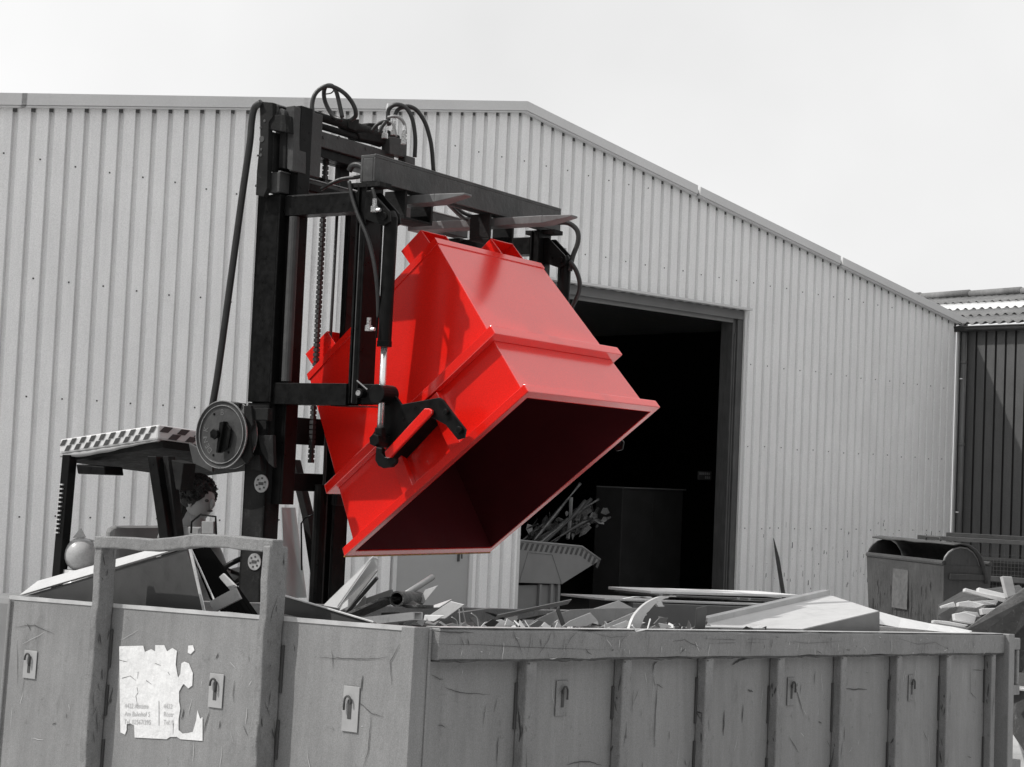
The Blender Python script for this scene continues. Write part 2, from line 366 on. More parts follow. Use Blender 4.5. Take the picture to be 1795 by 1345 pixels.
# ================================================================== DARK SHED on the right
AX=HW+.06
def AJ(w_,n_,z_): return WL.P(w_,n_,z_)
sh=root('shed','dark metal-clad shed with corrugated cement roof, adjoining the pale warehouse corner','shed',AJ(AX,4,0))
mb=MB(); ap=.192; AL=9
for i in range(int(AL/ap)):
    b0=.12+i*ap
    for (x0,d0,x1,d1,mi) in ((0,0,.008,.035,1),(.008,.035,.034,.035,1),(.034,.035,.042,0,1),(.042,0,ap,0,0)):
        mb.face([AJ(AX+d0,b0+x0,0),AJ(AX+d1,b0+x1,0),AJ(AX+d1,b0+x1,4.95),AJ(AX+d0,b0+x0,4.95)],mi)
mb.face([AJ(AX,0,0),AJ(AX,.12,0),AJ(AX,.12,4.95),AJ(AX,0,4.95)],0)
mb.build('wall_cladding',[m_dcl,m_ddcl],sh)
mb=MB(); mb.box(WL,AX+.05,AX+7,0,AL,0,4.85); mb.build('wall_core',m_int,sh)
# corrugated roof rising away from us
rings=[]; zs=4.94; rise=.225; RL=5.2
def corr(q): return .028*math.sin(2*math.pi*q/.177)
mb=MB(); K=int((AL+9.5)/.0295)
rows=[0,1.25,1.251,2.5,2.501,3.75,3.751,RL]
for ri in range(0,len(rows),2):
    A=[];B=[]
    for k in range(K):
        q=-9+k*.0295; zlift=.012*(ri//2)*0
        A.append(AJ(AX-.13+rows[ri],q,zs+.05+rows[ri]*rise+corr(q)+.014)); B.append(AJ(AX-.13+rows[ri+1]+.06,q,zs+.05+rows[ri+1]*rise+corr(q)-.004))
    n=len(mb.v); mb.v+=A+B
    for k in range(K-1): mb.f.append([n+k,n+k+1,n+K+k+1,n+K+k]); mb.mi.append(1 if ri==4 else 0)
mb.build('corrugated_roof',[m_asb,m_lightsheet],sh,smooth=True,solid=.008,normals=False)
mb=MB(); zt=zs+.05+RL*rise+.05; 
for k in range(15):
    q0=-9+k*1.2; mb.tube([AJ(AX-.13+RL,q0,zt+.0),AJ(AX-.13+RL,q0+1.25,zt+.01)],[.075,.09],12)
mb.build('ridge_cap',m_asb,sh,smooth=True)
# gutter and downpipe
mb=MB(); gr=[]
for q in (-.02,AL):
    r=[]
    for k in range(13):
        g=math.pi+math.pi*k/12; r.append(AJ(AX-.13+math.cos(g)*.075,q,zs+.0+math.sin(g)*.085))
    for k in range(13):
        g=2*math.pi-math.pi*k/12; r.append(AJ(AX-.13+math.cos(g)*.07,q,zs+.0+math.sin(g)*.08))
    gr.append(r)
mb.rings(gr)
mb.tube([AJ(AX-.205,-.02,zs+.0),AJ(AX-.205,AL,zs)],.012,8)
mb.build('gutter',m_dgr,sh,smooth=True)
mb=MB(); mb.tube([AJ(AX-.075,.14,zs-.05),AJ(AX-.075,.14,0)],.05,16)
for zz in (1.2,2.85,4.3): mb.tube([AJ(AX-.075,.14,zz),AJ(AX-.075,.14,zz+.05)],.057,16)
mb.build('downpipe',mat('downpipe_zinc_grey',.12,.45,var=.15,scale=3,streak=.2),sh,smooth=True)
for zz in (1.68,4.02):
    mb=MB(); mb.box(WL,AX-.14,AX-.12,.10,.15,zz,zz+.02); mb.build('pipe_clip',m_white,sh)
# stick leaning on the wall
mb=MB(); q0=WL.on(1,.05,1356,944); q1=WL.on(1,.25,1376,1060)
mb.tube([WL.P(*q0),WL.P(q0[0]+.05,.1,q0[2]-.3),WL.P(*q1),WL.P(q1[0]+.04,.5,.02)],[.006,.03,.035,.035],6)
tag(mb.build('wooden_post','' or m_dgr),'thin pointed dark post leaning against the pale cladding right of the gate','post')
# ================================================================== inside the gate
hp=root('tipping_hopper','grey hopper with a striped warning rim, full of scrap, just inside the open gate','hopper',WL.P(1.2,-1.2,0))
mt_h=mat('grey_hopper_paint',.2,.5,var=.08,scale=4)
a_=WL.on(1,-.30,905,949); r_=WL.on(1,-.30,1018,958); x0,xr=a_[0]-.75,r_[0]; zt=a_[2]
HP=[(870,944),(905,948),(1020,959),(1052,982),(985,1024),(870,1020)]
hpoly=[(lambda c:(c[0],c[2]))(WL.on(1,-.30,x,y)) for x,y in HP]
mb=MB()
for n_ in (-.3,-1.5): mb.prism(WL,1,n_,n_-.012,hpoly)
for i in (3,4):
    (ax_,az_),(bx_,bz_)=hpoly[i],hpoly[(i+1)%6]; mb.solid([WL.P(ax_,-.3125,az_),WL.P(bx_,-.3125,bz_),WL.P(bx_,-1.4995,bz_),WL.P(ax_,-1.4995,az_)],[WL.P(ax_-.008,-.3125,az_+.012),WL.P(bx_-.008,-.3125,bz_+.012),WL.P(bx_-.008,-1.4995,bz_+.012),WL.P(ax_-.008,-1.4995,az_+.012)])
mb.build('hopper_tub',mt_h,hp)
for n_ in (-.3,-1.5):
    mb=MB(); mb.tube([WL.P(q[0],n_,q[1]+.006) for q in hpoly[:4]],.016,8); mb.build('rim_bar',mat('hopper_rim_grey',.22,.5),hp,smooth=True)
mb=MB()
for i0,ns in ((1,26),(2,9)):
    (ax_,az_),(bx_,bz_)=hpoly[i0],hpoly[i0+1]
    for j in range(0,ns,2):
        u0,u1=j/ns,(j+1)/ns; dx=bx_-ax_; dz=bz_-az_; q=lambda u,z,sk: WL.P(ax_+dx*u-sk,-.2965,az_+dz*u-z)
        mb.face([q(u0,.02,0),q(u1,.02,0),q(u1,.115,.05),q(u0,.115,.05)])
mb.build('warning_stripes',m_tapeb,hp)
mb=MB()
for (xa,ya,xb2,yb) in ((926,968,911,1020),(968,972,985,1024),(926,968,968,972)):
    c0=WL.W(1,-.298,xa,ya); c1=WL.W(1,-.298,xb2,yb); mb.tube([c0,c1],.009,6)
mb.build('folded_edge',mt_h,hp)
zb=hpoly[4][1]; xb=hpoly[4][0]
mb=MB(); mb.box(WL,x0+.2,xb,-1.44,-.36,.14,zb-.01); mb.build('base_box',mt_h,hp,bev=.01)
for xx in (xb-.42,xb-.2,xb-.06):
    mb=MB(); mb.box(WL,xx,xx+.045,-.36,-.31,.14,zb); mb.build('base_rib',mt_h,hp,bev=.004)
for xx in (x0+.3,xb-.3):
    mb=MB(); mb.box(WL,xx,xx+.2,-1.4,-.4,0.02,.14); mb.build('foot',m_dgr,hp,bev=.004)
R=random.Random(11)
m_s=mat('glossy_dark_scrap',.05,.25,metal=.4,var=.6,scale=8); m_s2=mat('crumpled_foil',.12,.3,metal=.5,var=.6,scale=9,bump=1,bscale=14)
for k in range(9):
    u=k/8; g=math.radians(18+R.uniform(0,30)); ln=R.uniform(.6,1.15)
    s=V((xr-.45+u*.45,-.6-R.uniform(0,.5),zt-.1+.02*k)); 
    pts=[WL.P(s.x-math.cos(g)*.2,s.y,s.z-.05),WL.P(s.x+math.cos(g)*ln*.5,s.y+.05,s.z+math.sin(g)*ln*.5+.06),WL.P(s.x+math.cos(g)*ln,s.y+R.uniform(-.2,.2),s.z+math.sin(g)*ln)]
    mb=MB(); mb.tube(crv(pts),[.012+.022*abs(math.sin(i/16*3+k)) for i in range(17)],5)
    tag(mb.build('scrap_offcut',[m_s,m_s2,m_dgr][k%3],smooth=True),['lowest curled dark offcut at the hopper rim','second lowest curled offcut fanning out of the hopper','short shiny offcut in the hopper fan','curled offcut beside the lifting strap in the hopper','dull middle offcut of the hopper fan','shiny middle offcut of the hopper fan','upper dull offcut of the hopper fan','upper shiny offcut of the hopper fan','offcut reaching farthest right out of the hopper'][k],'scrap',group='offcuts fanning out of the striped hopper')
for k,(x,y,n,r) in enumerate(((1005,925,-.9,.2),(955,935,-1.0,.24),(1030,905,-1.3,.18))):
    c=WL.on(1,n,x,y); mb=MB()
    for q_ in range(34):
        cc=V((c[0]+R.gauss(0,r*.75),c[1]+R.gauss(0,r*.5),c[2]+abs(R.gauss(0,r*.6))-.08)); g=R.uniform(-.3,1.3); ln=R.uniform(.06,.26); w_=R.uniform(.015,.06)
        d1=V((math.cos(g),R.uniform(-.5,.5),math.sin(g)))*ln; d2=V((-math.sin(g),R.uniform(-.6,.6),math.cos(g)))*w_
        A=[WL.P(*(cc-d1*.5)),WL.P(*(cc+d2)),WL.P(*(cc+d1*.5+d2*.6)),WL.P(*(cc+d1*.55-d2*.7)),WL.P(*(cc-d2*.8))]
        mb.solid(A,[v_+V((.004,.006,.004)) for v_ in A],q_%2)
    tag(mb.build('scrap_bundle',[m_s2,m_s]),['jagged tangle of shiny offcuts at the hopper front','jagged tangle of dull offcuts low at the left in the hopper','small tangle of offcuts at the back of the hopper'][k],'scrap bundle')
mb=MB(); mb.tube([WL.W(1,-.8,1001,872),WL.W(1,-.8,1000,905),WL.W(1,-.7,995,945)],[.03,.025,.03],6); tag(mb.build('lifting_strap',m_cloth),'pale strap hanging down into the striped hopper','strap')
cab=root('steel_cabinet','tall dark cabinet standing in the shadow inside the gate','cabinet',WL.P(3.4,-2.6,0))
a_=WL.on(1,-2.5,1092,856); b_=WL.on(1,-2.5,1198,857)
mb=MB(); mb.box(WL,a_[0],b_[0],-3.1,-2.5,0,a_[2]); mb.build('cabinet_body',mat('murky_green_grey',.05,.6,var=.2),cab,bev=.01)
mb=MB(); mb.box(WL,a_[0]+.0,b_[0]+.03,-3.1,-2.46,a_[2]+.002,a_[2]+.02); mb.build('cabinet_top',mat('pale_top_edge',.25,.5),cab)
mb=MB(); mb.box(WL,(a_[0]+b_[0])/2-.004,(a_[0]+b_[0])/2+.004,-2.499,-2.49,.05,a_[2]-.05); mb.build('door_gap',m_ink2,cab)
# ================================================================== ROLL-OFF CONTAINER
SL,TLn,HH=5.455,2.257,1.32
ct=root('scrap_container','battered grey open-top roll-off container filled with scrap, filling the foreground','skip container',CT.P(2.7,1.1,-HH-.1))
def wallmesh(name,boxes,extra=None,mats=None,bev=.006,parent=ct):
    mb=MB()
    for b_ in boxes: mb.box(CT,*b_)
    if extra: extra(mb)
    return mb.build(name,mats or [m_cont,m_rust,m_worn_lit],parent,bev=bev)
# long near wall
def ex(mb):
    fn=lambda a_,c: CT.P(a_,-.003,c)
    scratches(mb,fn,90,.12,5.3,-1.2,-.14,1,5,wd=.0016,hi=.12)
    scratches(mb,fn,45,.12,5.3,-1.2,-.14,2,6,wd=.0008)
    gouge(mb,[(a_,b_*.85) for a_,b_ in GOU],CT,1,-.0032,1)
GOU=[([(780,1206),(795,1211),(815,1215),(860,1217)],.0016),([(854,1232),(849,1250),(847,1272)],.0016),([(874,1290),(872,1310),(871,1345)],.0025),([(993,1341),(1015,1336),(1035,1335),(1055,1342)],.0025),([(931,1255),(932,1265),(931,1275)],.005),([(1153,1160),(1146,1165),(1144,1180)],.003),([(1152,1199),(1150,1240),(1147,1310)],.003),([(1151,1199),(1162,1206)],.002),([(1110,1210),(1108,1250)],.0015),([(1120,1208),(1110,1235)],.0012),([(1283,1166),(1300,1156),(1345,1150)],.005),([(1389,1190),(1397,1212),(1403,1232),(1409,1255)],.003),([(1383,1291),(1400,1320)],.002),([(1483,1208),(1520,1209)],.004),([(1270,1245),(1268,1290)],.005),([(1303,1235),(1301,1268)],.004),([(1311,1210),(1320,1213)],.005),([(756,1182),(770,1191),(778,1192)],.0014),([(768,1270),(782,1275)],.0018),([(1700,1160),(1702,1215),(1712,1225)],.002),([(1705,1175),(1722,1175)],.002),([(1435,1265),(1440,1268)],.004),([(1618,1280),(1627,1300)],.002)]
def gouge(mb,G,F,k,val,mi):
    R=random.Random(3)
    for pts,wd in G:
        P_=[F.on(k,val,x,y) for x,y in pts]; j=1-k if k<2 else 0; fine=[]
        for q0,q1 in zip(P_[:-1],P_[1:]):
            for i in range(5): fine.append((q0[j]+(q1[j]-q0[j])*i/5+R.gauss(0,.0012),q0[2]+(q1[2]-q0[2])*i/5+R.gauss(0,.0012)))
        fine.append((P_[-1][j],P_[-1][2])); n=len(fine)
        def mk(a_,c): return F.P(val,a_,c) if k==0 else F.P(a_,val,c)
        for i in range(n-1):
            (a0,c0),(a1,c1)=fine[i],fine[i+1]; dx,dz=a1-a0,c1-c0; l_=math.hypot(dx,dz)+1e-9; nx,nz=-dz/l_,dx/l_
            w0=wd*(.25+.75*math.sin(math.pi*i/(n-1)))*R.uniform(.8,1.2) if i else wd*.2; w1=wd*(.25+.75*math.sin(math.pi*(i+1)/(n-1)))
            mb.face([mk(a0-nx*w0,c0-nz*w0),mk(a1-nx*w1,c1-nz*w1),mk(a1+nx*w1,c1+nz*w1),mk(a0+nx*w0,c0+nz*w0)],mi)
RG=[([(752,1129),(850,1131),(960,1136),(1060,1139)],.0014),([(899,1106),(908,1125),(917,1150)],.0018),([(931,1108),(929,1128),(925,1148)],.0014),([(968,1106),(960,1125),(942,1150)],.0018),([(1012,1108),(1000,1120),(990,1140)],.0014),([(1040,1110),(1070,1117),(1100,1116)],.0012),([(1100,1108),(1088,1128),(1085,1148)],.0016),([(1180,1125),(1200,1122),(1220,1132),(1232,1140)],.0016),([(1140,1110),(1135,1140)],.0014),([(1235,1120),(1290,1122),(1350,1120)],.0014),([(1320,1112),(1315,1145)],.0014),([(1240,1128),(1340,1127)],.0012),([(1570,1118),(1610,1130),(1640,1126),(1665,1140)],.0014),([(755,1106),(790,1108),(830,1109)],.004),([(1375,1125),(1420,1128),(1480,1124)],.0012)]
wallmesh('near_side_wall',[(.0,SL,0,.012,-HH,-.02)],ex,bev=0)
def ex(mb):
    fn=lambda a_,c: CT.P(a_,TLn-.022,c)
wallmesh('far_side_wall',[(.0,SL,TLn-.02,TLn,-HH,-.02)],None,[m_conti],bev=0)
def ex(mb):
    fn=lambda a_,c: CT.P(-.003,a_,c)
    scratches(mb,fn,75,.1,2.2,-1.2,-.05,1,8,wd=.002,hi=.14)
    scratches(mb,fn,50,.1,2.2,-1.2,-.05,2,9,wd=.0012)
    # long curved gouges seen near the right of the end wall
    gouge(mb,[(q_,.0014) for q_ in ([(620,1225),(640,1240),(650,1250),(672,1256)],[(650,1250),(648,1290),(645,1320),(636,1345)],[(25,1100),(60,1096),(95,1112)],[(30,1120),(30,1200)],[(700,1130),(684,1160),(686,1200)],[(560,1153),(600,1154),(640,1156),(680,1152)])],CT,0,-.0032,1)
wallmesh('end_wall',[(.0,.012,.013,TLn,-HH,-.004)],ex,bev=0)
wallmesh('tail_wall',[(SL-.012,SL-.0,.013,TLn-.021,-HH,-.02)],None,[m_conti],bev=0)
wallmesh('container_floor',[(0.013,SL-.013,.013,TLn-.021,-HH,-HH+.02)],None,[m_conti],bev=0)
# rim beams
def bent_beam(name,a0,a1,mk,n=24,seed=1,mats=m_contr):
    R=random.Random(seed); mb=MB(); rg=[]
    for i in range(n+1):
        a_=a0+(a1-a0)*i/n; rg.append(mk(a_,R.gauss(0,.0022),R.gauss(0,.002)))
    mb.rings(rg); return mb
mb=bent_beam('',.075,SL-.075,lambda a_,j,k:[CT.P(a_,-.053+j,-.108+k),CT.P(a_,-.056+j,-.006+k),CT.P(a_,-.045,.004+k),CT.P(a_,.02,.002),CT.P(a_,.02,-.012),CT.P(a_,-.001,-.018),CT.P(a_,-.001,-.108+k)],40,2)
fn=lambda a_,c: CT.P(a_,-.0595,c)
scratches(mb,fn,55,.1,5.35,-.112,-.012,1,31,wd=.0018,lo=.02,hi=.1,vert=.6)
scratches(mb,fn,60,.1,5.35,-.112,-.012,2,32,wd=.0012,lo=.02,hi=.1,vert=.6)
gouge(mb,[(a_,b_*.65) for a_,b_ in RG],CT,1,-.0600,1)
mb.build('rim_beam',[m_contr,m_rust,m_worn_lit],ct,bev=.004)
mb=bent_beam('',.08,SL-.08,lambda a_,j,k:[CT.P(a_,-.054,-.116+k*1.2),CT.P(a_,-.054,-.1085+k*.3),CT.P(a_,-.002,-.1085),CT.P(a_,-.002,-.116)],160,12)
mb.build('rust_seam',m_rust,ct)
mb=bent_beam('',0.02,SL-.02,lambda a_,j,k:[CT.P(a_,TLn-.03+j,-.10),CT.P(a_,TLn-.03+j,.003+k),CT.P(a_,TLn+.05,.003+k),CT.P(a_,TLn+.05,-.1)],30,3)
mb.build('rim_beam',m_contr,ct,bev=.004)
mb=bent_beam('',.0,TLn+.01,lambda a_,j,k:[CT.P(-.004,a_,-.012),CT.P(-.006,a_,.004+k*.5),CT.P(.014,a_,.004+k*.5),CT.P(.014,a_,-.012)],24,4)
mb.build('rim_strip',m_worn_lit,ct)
mb=bent_beam('',.0,TLn,lambda a_,j,k:[CT.P(SL-.04,a_,-.09),CT.P(SL-.04,a_,.003),CT.P(SL+.03,a_,.003),CT.P(SL+.03,a_,-.09)],10,5)
mb.build('rim_beam',m_contr,ct,bev=.004)
mb=MB(); mb.box(CT,.08,SL-.08,-.054,.018,.0045,.0065); mb.build('sunlit_rim_edge',m_worn_lit,ct)  # sunlight along the rim top painted as a pale strip
# corner posts
mb=MB(); mb.box(CT,-.016,.075,-.014,-.0,-HH,.004); mb.box(CT,-.022,-.004,-.016,.045,-HH,.003); mb.box(CT,.058,.072,-.02,-.014,-HH,-.0); mb.build('corner_post',m_cont,ct,bev=.004)
mb=MB(); mb.box(CT,SL-.075,SL+.012,-.085,.03,-HH,.005); mb.build('corner_post',m_cont,ct,bev=.005)
mb=MB(); mb.box(CT,-.006,.05,TLn+.001,TLn+.02,-HH,.0); mb.build('corner_post',m_cont,ct,bev=.012)
# side ribs
for i in range(8):
    s=.606+.657*i
    if s>SL-.12: break
    mb=MB(); mb.box(CT,s,s+.064,-.048,-.001,-HH,-.112)
    mb.face([CT.P(s-.0,-.0505,-.122),CT.P(s+.012,-.0505,-.122),CT.P(s+.012,-.0505,-.128),CT.P(s,-.0505,-.128)],1)
    fn=lambda a_,c: CT.P(a_,-.0505,c)
    scratches(mb,fn,8,s+.004,s+.06,-1.2,-.13,1,60+i,wd=.0016)
    fn=lambda a_,c: CT.P(s-.003,a_,c)
    scratches(mb,fn,12,-.044,-.004,-1.2,-.13,1,80+i,wd=.003,hi=.16,vert=.95)
    mb.build('side_rib',[m_contr,m_rust],ct,bev=.006)
    R=random.Random(100+i); z=-.19-R.uniform(0,.06); mb=MB()
    while z>-1.2:
        ln=R.uniform(.10,.26); mb=MB(); mb.box(CT,s-.012,s-.001,-.010,-.001,z-ln,z); mb.build('weld_seam',m_ink2,ct,bev=.002); z-=ln+R.uniform(.05,.2)
# lashing hooks with pale repaired patches
def lug(k,val,x,y,w_=.045,h_=.07,sg=1,pale=True):
    c=CT.on(k,val,x,y); F=CT
    def bx(mb,d0,d1,u0,u1,z0,z1,mi=0):
        if k==0: mb.box(F,-d1,-d0,c[1]+u0,c[1]+u1,c[2]+z0,c[2]+z1,mi)
        else: mb.box(F,c[0]+u0,c[0]+u1,-d1,-d0,c[2]+z0,c[2]+z1,mi)
    mb=MB(); bx(mb,.003,.006,-w_,w_,-h_,h_); pl=mb.build('patch_plate',m_lug if pale else m_contr,ct,bev=.012)
    mb=MB(); bx(mb,.0062,.008,-.006,.012,-.035,.032); mb.build('slot',m_rust,pl,bev=.002)
    mb=MB()
    pts=[]
    for g in range(8):
        t=math.pi*g/7; uu=.01+.022*math.cos(t)*sg; zz=.025+.02*math.sin(t)
        pts.append(F.P(-.016,c[1]+uu*.7,c[2]+zz) if k==0 else F.P(c[0]+uu*.7,-.016,c[2]+zz))
    e=pts[-1]; pts.append(e-CT.ax[2]*.03)
    pts=[pts[0]-CT.ax[2]*.008]+pts
    mb.tube(pts,.0042,8); mb.build('hook_rod',m_rust,pl,smooth=True)
lug(0,0,54,1165,.042,.058); lug(0,0,380,1211,.038,.064); lug(0,0,616,1243,.038,.08,-1)
lug(1,0,983,1224,.04,.068,-1,False); lug(1,0,1385,1212,.036,.066,-1,False); lug(1,0,1596,1206,.036,.07,-1,False)
# guard frame on the end wall
def post(pxl,pxr,tt,name):
    c0=CT.on(0,-.1,pxl,1000)[1]; c1=CT.on(0,-.1,pxr,1000)[1]
    return c0,c1
gy=[]
for (xa,xb_,sd) in ((161,173,.085),(456,469,.1)):
    t0=CT.on(0,-sd-.004,xa,1010)[1]; t1=CT.on(0,-sd-.004,xb_,1010)[1]
    mb=MB(); rg=[]; R=random.Random(int(xa))
    for i in range(26):
        z=-HH+(HH+.262)*i/25; j=R.gauss(0,.0016); k_=R.gauss(0,.0016)
        rg.append([CT.P(-sd+j,t1+k_,z),CT.P(-sd+j,t0+k_,z),CT.P(-.004,t0+k_,z),CT.P(-.004,t1+k_,z)])
    mb.rings(rg)
    fn=lambda a_,c: CT.P(a_,t1-.0042,c)
    scratches(mb,fn,26,-sd+.004,-.008,-1.2,.25,1,int(xa)+1,wd=.002,hi=.16,vert=.95)
    mb.build('guard_post',[m_contr,m_rust],ct,bev=.006); gy.append((t0,t1,sd))
    R=random.Random(int(xa)); z=-.0; mb=MB()
    while z>-1.2:
        ln=R.uniform(.1,.2); mb=MB(); mb.box(CT,-.01,-.0008,t1-.012,t1-.001,z-ln-.1,z-.1); mb.build('weld_seam',m_ink2,ct,bev=.002); z-=ln+R.uniform(.03,.1)
# bent top bar
ta=gy[0][1]; tb=gy[1][0]; pxs=[(176,950),(215,951),(262,955),(300,952),(345,946),(400,949),(447,954),(459,956)]
rg=[]; R=random.Random(9)
ptsx=[]
for x,y in pxs:
    c=CT.on(0,-.09,x,y); ptsx.append(c)
ptsx[0][1]=gy[0][0]; ptsx[-1][1]=gy[1][1]+.0
full=[]
for c0,c1 in zip(ptsx[:-1],ptsx[1:]):
    for i in range(5): full.append((c0[1]+(c1[1]-c0[1])*i/5,c0[2]+(c1[2]-c0[2])*i/5))
full.append((ptsx[-1][1],ptsx[-1][2]))
for t_,z in full:
    j=R.gauss(0,.0015); rg.append([CT.P(-.092+j,t_,z-.026+j),CT.P(-.092+j,t_,z+.022),CT.P(-.03,t_,z+.024),CT.P(-.03,t_,z-.026)])
mb=MB(); mb.rings(rg); fn=lambda a_,c: CT.P(-.0945,a_,c)
mb.build('guard_top_bar',m_contr,ct,bev=.005)
# torn sticker with the remains of an address
S0=-.0035
main=[(209,1133),(251,1132),(254,1143),(265,1138),(272,1142),(272,1131),(288,1131),(293,1142),(302,1136),(310,1141),(308,1165),(312,1188),(316,1182),(318,1163),(323,1160),(331,1163),(338,1180),(337,1202),(330,1207),(322,1199),(319,1203),(314,1212),(314,1230),(316,1242),(313,1262),(313,1280),(320,1286),(330,1285),(338,1283),(344,1262),(346,1245),(351,1260),(355,1257),(355,1299),(316,1296),(310,1292),(298,1292),(292,1296),(236,1293),(235,1272),(228,1268),(222,1270),(222,1280),(219,1288),(211,1284),(210,1230)]
mb=MB(); 
pts=[CT.on(0,S0,x,y) for x,y in main]
n=len(mb.v); mb.v+=[CT.P(S0,q[1],q[2]) for q in pts]; mb.f.append(list(range(n,n+len(pts)))); mb.mi.append(0)
q=[CT.on(0,S0,x,y) for x,y in ((330,1132),(338,1131),(341,1140),(334,1147),(329,1144))]; mb.face([CT.P(S0,c[1],c[2]) for c in q],0)
st=mb.build('torn_sticker',m_paper,ct,normals=False)
mb=MB()
def tl(body,x,y,h):
    o_=CT.on(0,S0-.0015,x,y); o2=CT.on(0,S0-.0015,x+100,y+3)
    du=(o2[1]-o_[1]); dz=(o2[2]-o_[2]); l_=math.hypot(du,dz); du/=l_; dz/=l_
    sc=h
    text_mesh(mb,body,sc,lambda a_,b_: CT.P(S0-.0015,o_[1]+du*a_,o_[2]+dz*a_+b_),0)
for body,x,y in (('4422 Alstätte',218,1241),('Am Bahnhof 5',218,1255),('Tel. 02567/395',217,1269),('4432',286,1242),('Röstr',286,1256),('Tel. 0',286,1270)): tl(body,x,y,.026)
q=[CT.on(0,S0-.0015,x,y) for x,y in ((277.5,1229),(279,1229),(279,1272),(277.5,1272))]; mb.face([CT.P(S0-.0015,c[1],c[2]) for c in q])
mb.build('faded_lettering',m_ink,st)
mb=MB()
for pts in ([(209,1157),(216,1159),(222,1160)],[(214,1189),(228,1185),(238,1193)],[(242,1178),(241,1190)],[(240,1205),(242,1215),(238,1220),(241,1238)],[(272,1163),(282,1167)],[(256,1193),(266,1200)],[(304,1268),(303,1288)],[(294,1178),(298,1184)]):
    P_=[CT.on(0,S0-.001,x,y) for x,y in pts]; wd=.0016
    for q0,q1 in zip(P_[:-1],P_[1:]):
        dx,dz=q1[1]-q0[1],q1[2]-q0[2]; l_=math.hypot(dx,dz); nx,nz=-dz/l_*wd,dx/l_*wd
        mb.face([CT.P(S0-.001,q0[1]-nx,q0[2]-nz),CT.P(S0-.001,q1[1]-nx*.4,q1[2]-nz*.4),CT.P(S0-.001,q1[1]+nx*.4,q1[2]+nz*.4),CT.P(S0-.001,q0[1]+nx,q0[2]+nz)])
mb.build('tear_marks',m_cont,st)
# tail hardware at the right corner
mb=MB(); mb.box(CT,SL+.032,SL+.2,-.05,.08,-.09,-.02); mb.box(CT,SL+.16,SL+.2,-.045,.07,-.3,-.091); mb.box(CT,SL+.014,SL+.2,-.05,.08,-.36,-.301); mb.build('tail_hinge',m_contr,ct,bev=.006)
mb=MB(); mb.box(CT,SL+.014,SL+.16,-.08,.06,-1.1,-.74); mb.build('tail_bracket',m_contr,ct,bev=.006)
# runners
for t_ in (.55,1.6):
    mb=MB(); mb.box(CT,.0,SL,t_,t_+.12,-HH-.16,-HH-.001); mb.build('runner',m_contr,ct,bev=.006)
# ================================================================== FORKLIFT
fl_=root('forklift','dark forklift standing behind the grey container with its mast raised and a tarpaulin-topped cab','forklift',FK.P(-.6,.4,0))
def fq(l,x,y): c=FK.on(1,l,x,y); return c[0],c[2]
# mast: two fixed rails, two sliding rails
for (l0,l1) in ((-.02,.10),(.58,.70)):
    mb=MB(); near=l0<.1
    q_=-.155 if near else -.095
    mb.box(FK,q_,q_+.02,l0,l1,.12,2.33); mb.box(FK,q_,.0,l0 if near else l1-.02,l0+.02 if near else l1,.12,2.33); mb.box(FK,-.02,.0,l0,l1,.12,2.33)
    mb.build('mast_rail',m_blk2,fl_,bev=.003)
for (l0,l1) in ((.03,.13),(.50,.60)):
    mb=MB(); q_=-.1 if l0<.1 else .035; T_=3.95 if l0<.1 else 3.5
    mb.box(FK,q_,.06,l0,l0+.015,1.79,T_); mb.box(FK,q_,q_+.015,l0+.016,l1,1.79,T_); mb.box(FK,.061,.075,l0,l1,1.79,T_)
    mb.build('sliding_rail',m_blk,fl_,bev=.003)
for z0,z1 in ((1.86,1.96),(2.12,2.27),(.5,.62)):
    mb=MB(); mb.box(FK,-.16,-.10,.1,.60,z0,z1); mb.build('mast_crossbar',m_blk2,fl_,bev=.004)
for l0 in (.46,):
    mb=MB(); mb.tube([FK.P(-.04,l0+.04,.2),FK.P(-.04,l0+.04,1.9)],.04,14)
    mb.build('lift_cylinder',m_blk,fl_,smooth=False)
for l0 in (.375,):
    mb=MB()
    z=2.02
    while z<3.78:
        mb.box(FK,-.045,-.02,l0,l0+.028,z,z+.02); mb.box(FK,-.04,-.025,l0+.004,l0+.024,z+.02,z+.027); z+=.027
    mb.build('lift_chain',m_dgr,fl_)
mb=MB(); mb.tube([FK.P(.01,.46,1.9),FK.P(.0,.465,2.6),FK.P(.01,.46,3.6)],.009,8); mb.build('mast_hose',m_hose,fl_,smooth=True)
# round type plates
for x,y,r,nm in ((458,848,.048,'round_plate'),(446,985,.045,'round_plate'),):
    c=FK.on(1,-.024,x,y); mb=MB(); mb.tube([FK.P(c[0],-.0205,c[2]),FK.P(c[0],-.026,c[2])],r,28); pl=mb.build('round_plate',m_plate,fl_)
    mb=MB(); 
    for k in range(6):
        g=k*math.pi/3+.3; mb.box(FK,c[0]+math.cos(g)*r*.62-.006,c[0]+math.cos(g)*r*.62+.006,-.0275,-.0265,c[2]+math.sin(g)*r*.62-.005,c[2]+math.sin(g)*r*.62+.005)
    mb.box(FK,c[0]-.017,c[0]+.017,-.0275,-.0265,c[2]-.008,c[2]+.008); mb.build('plate_marks',m_ink2,pl)
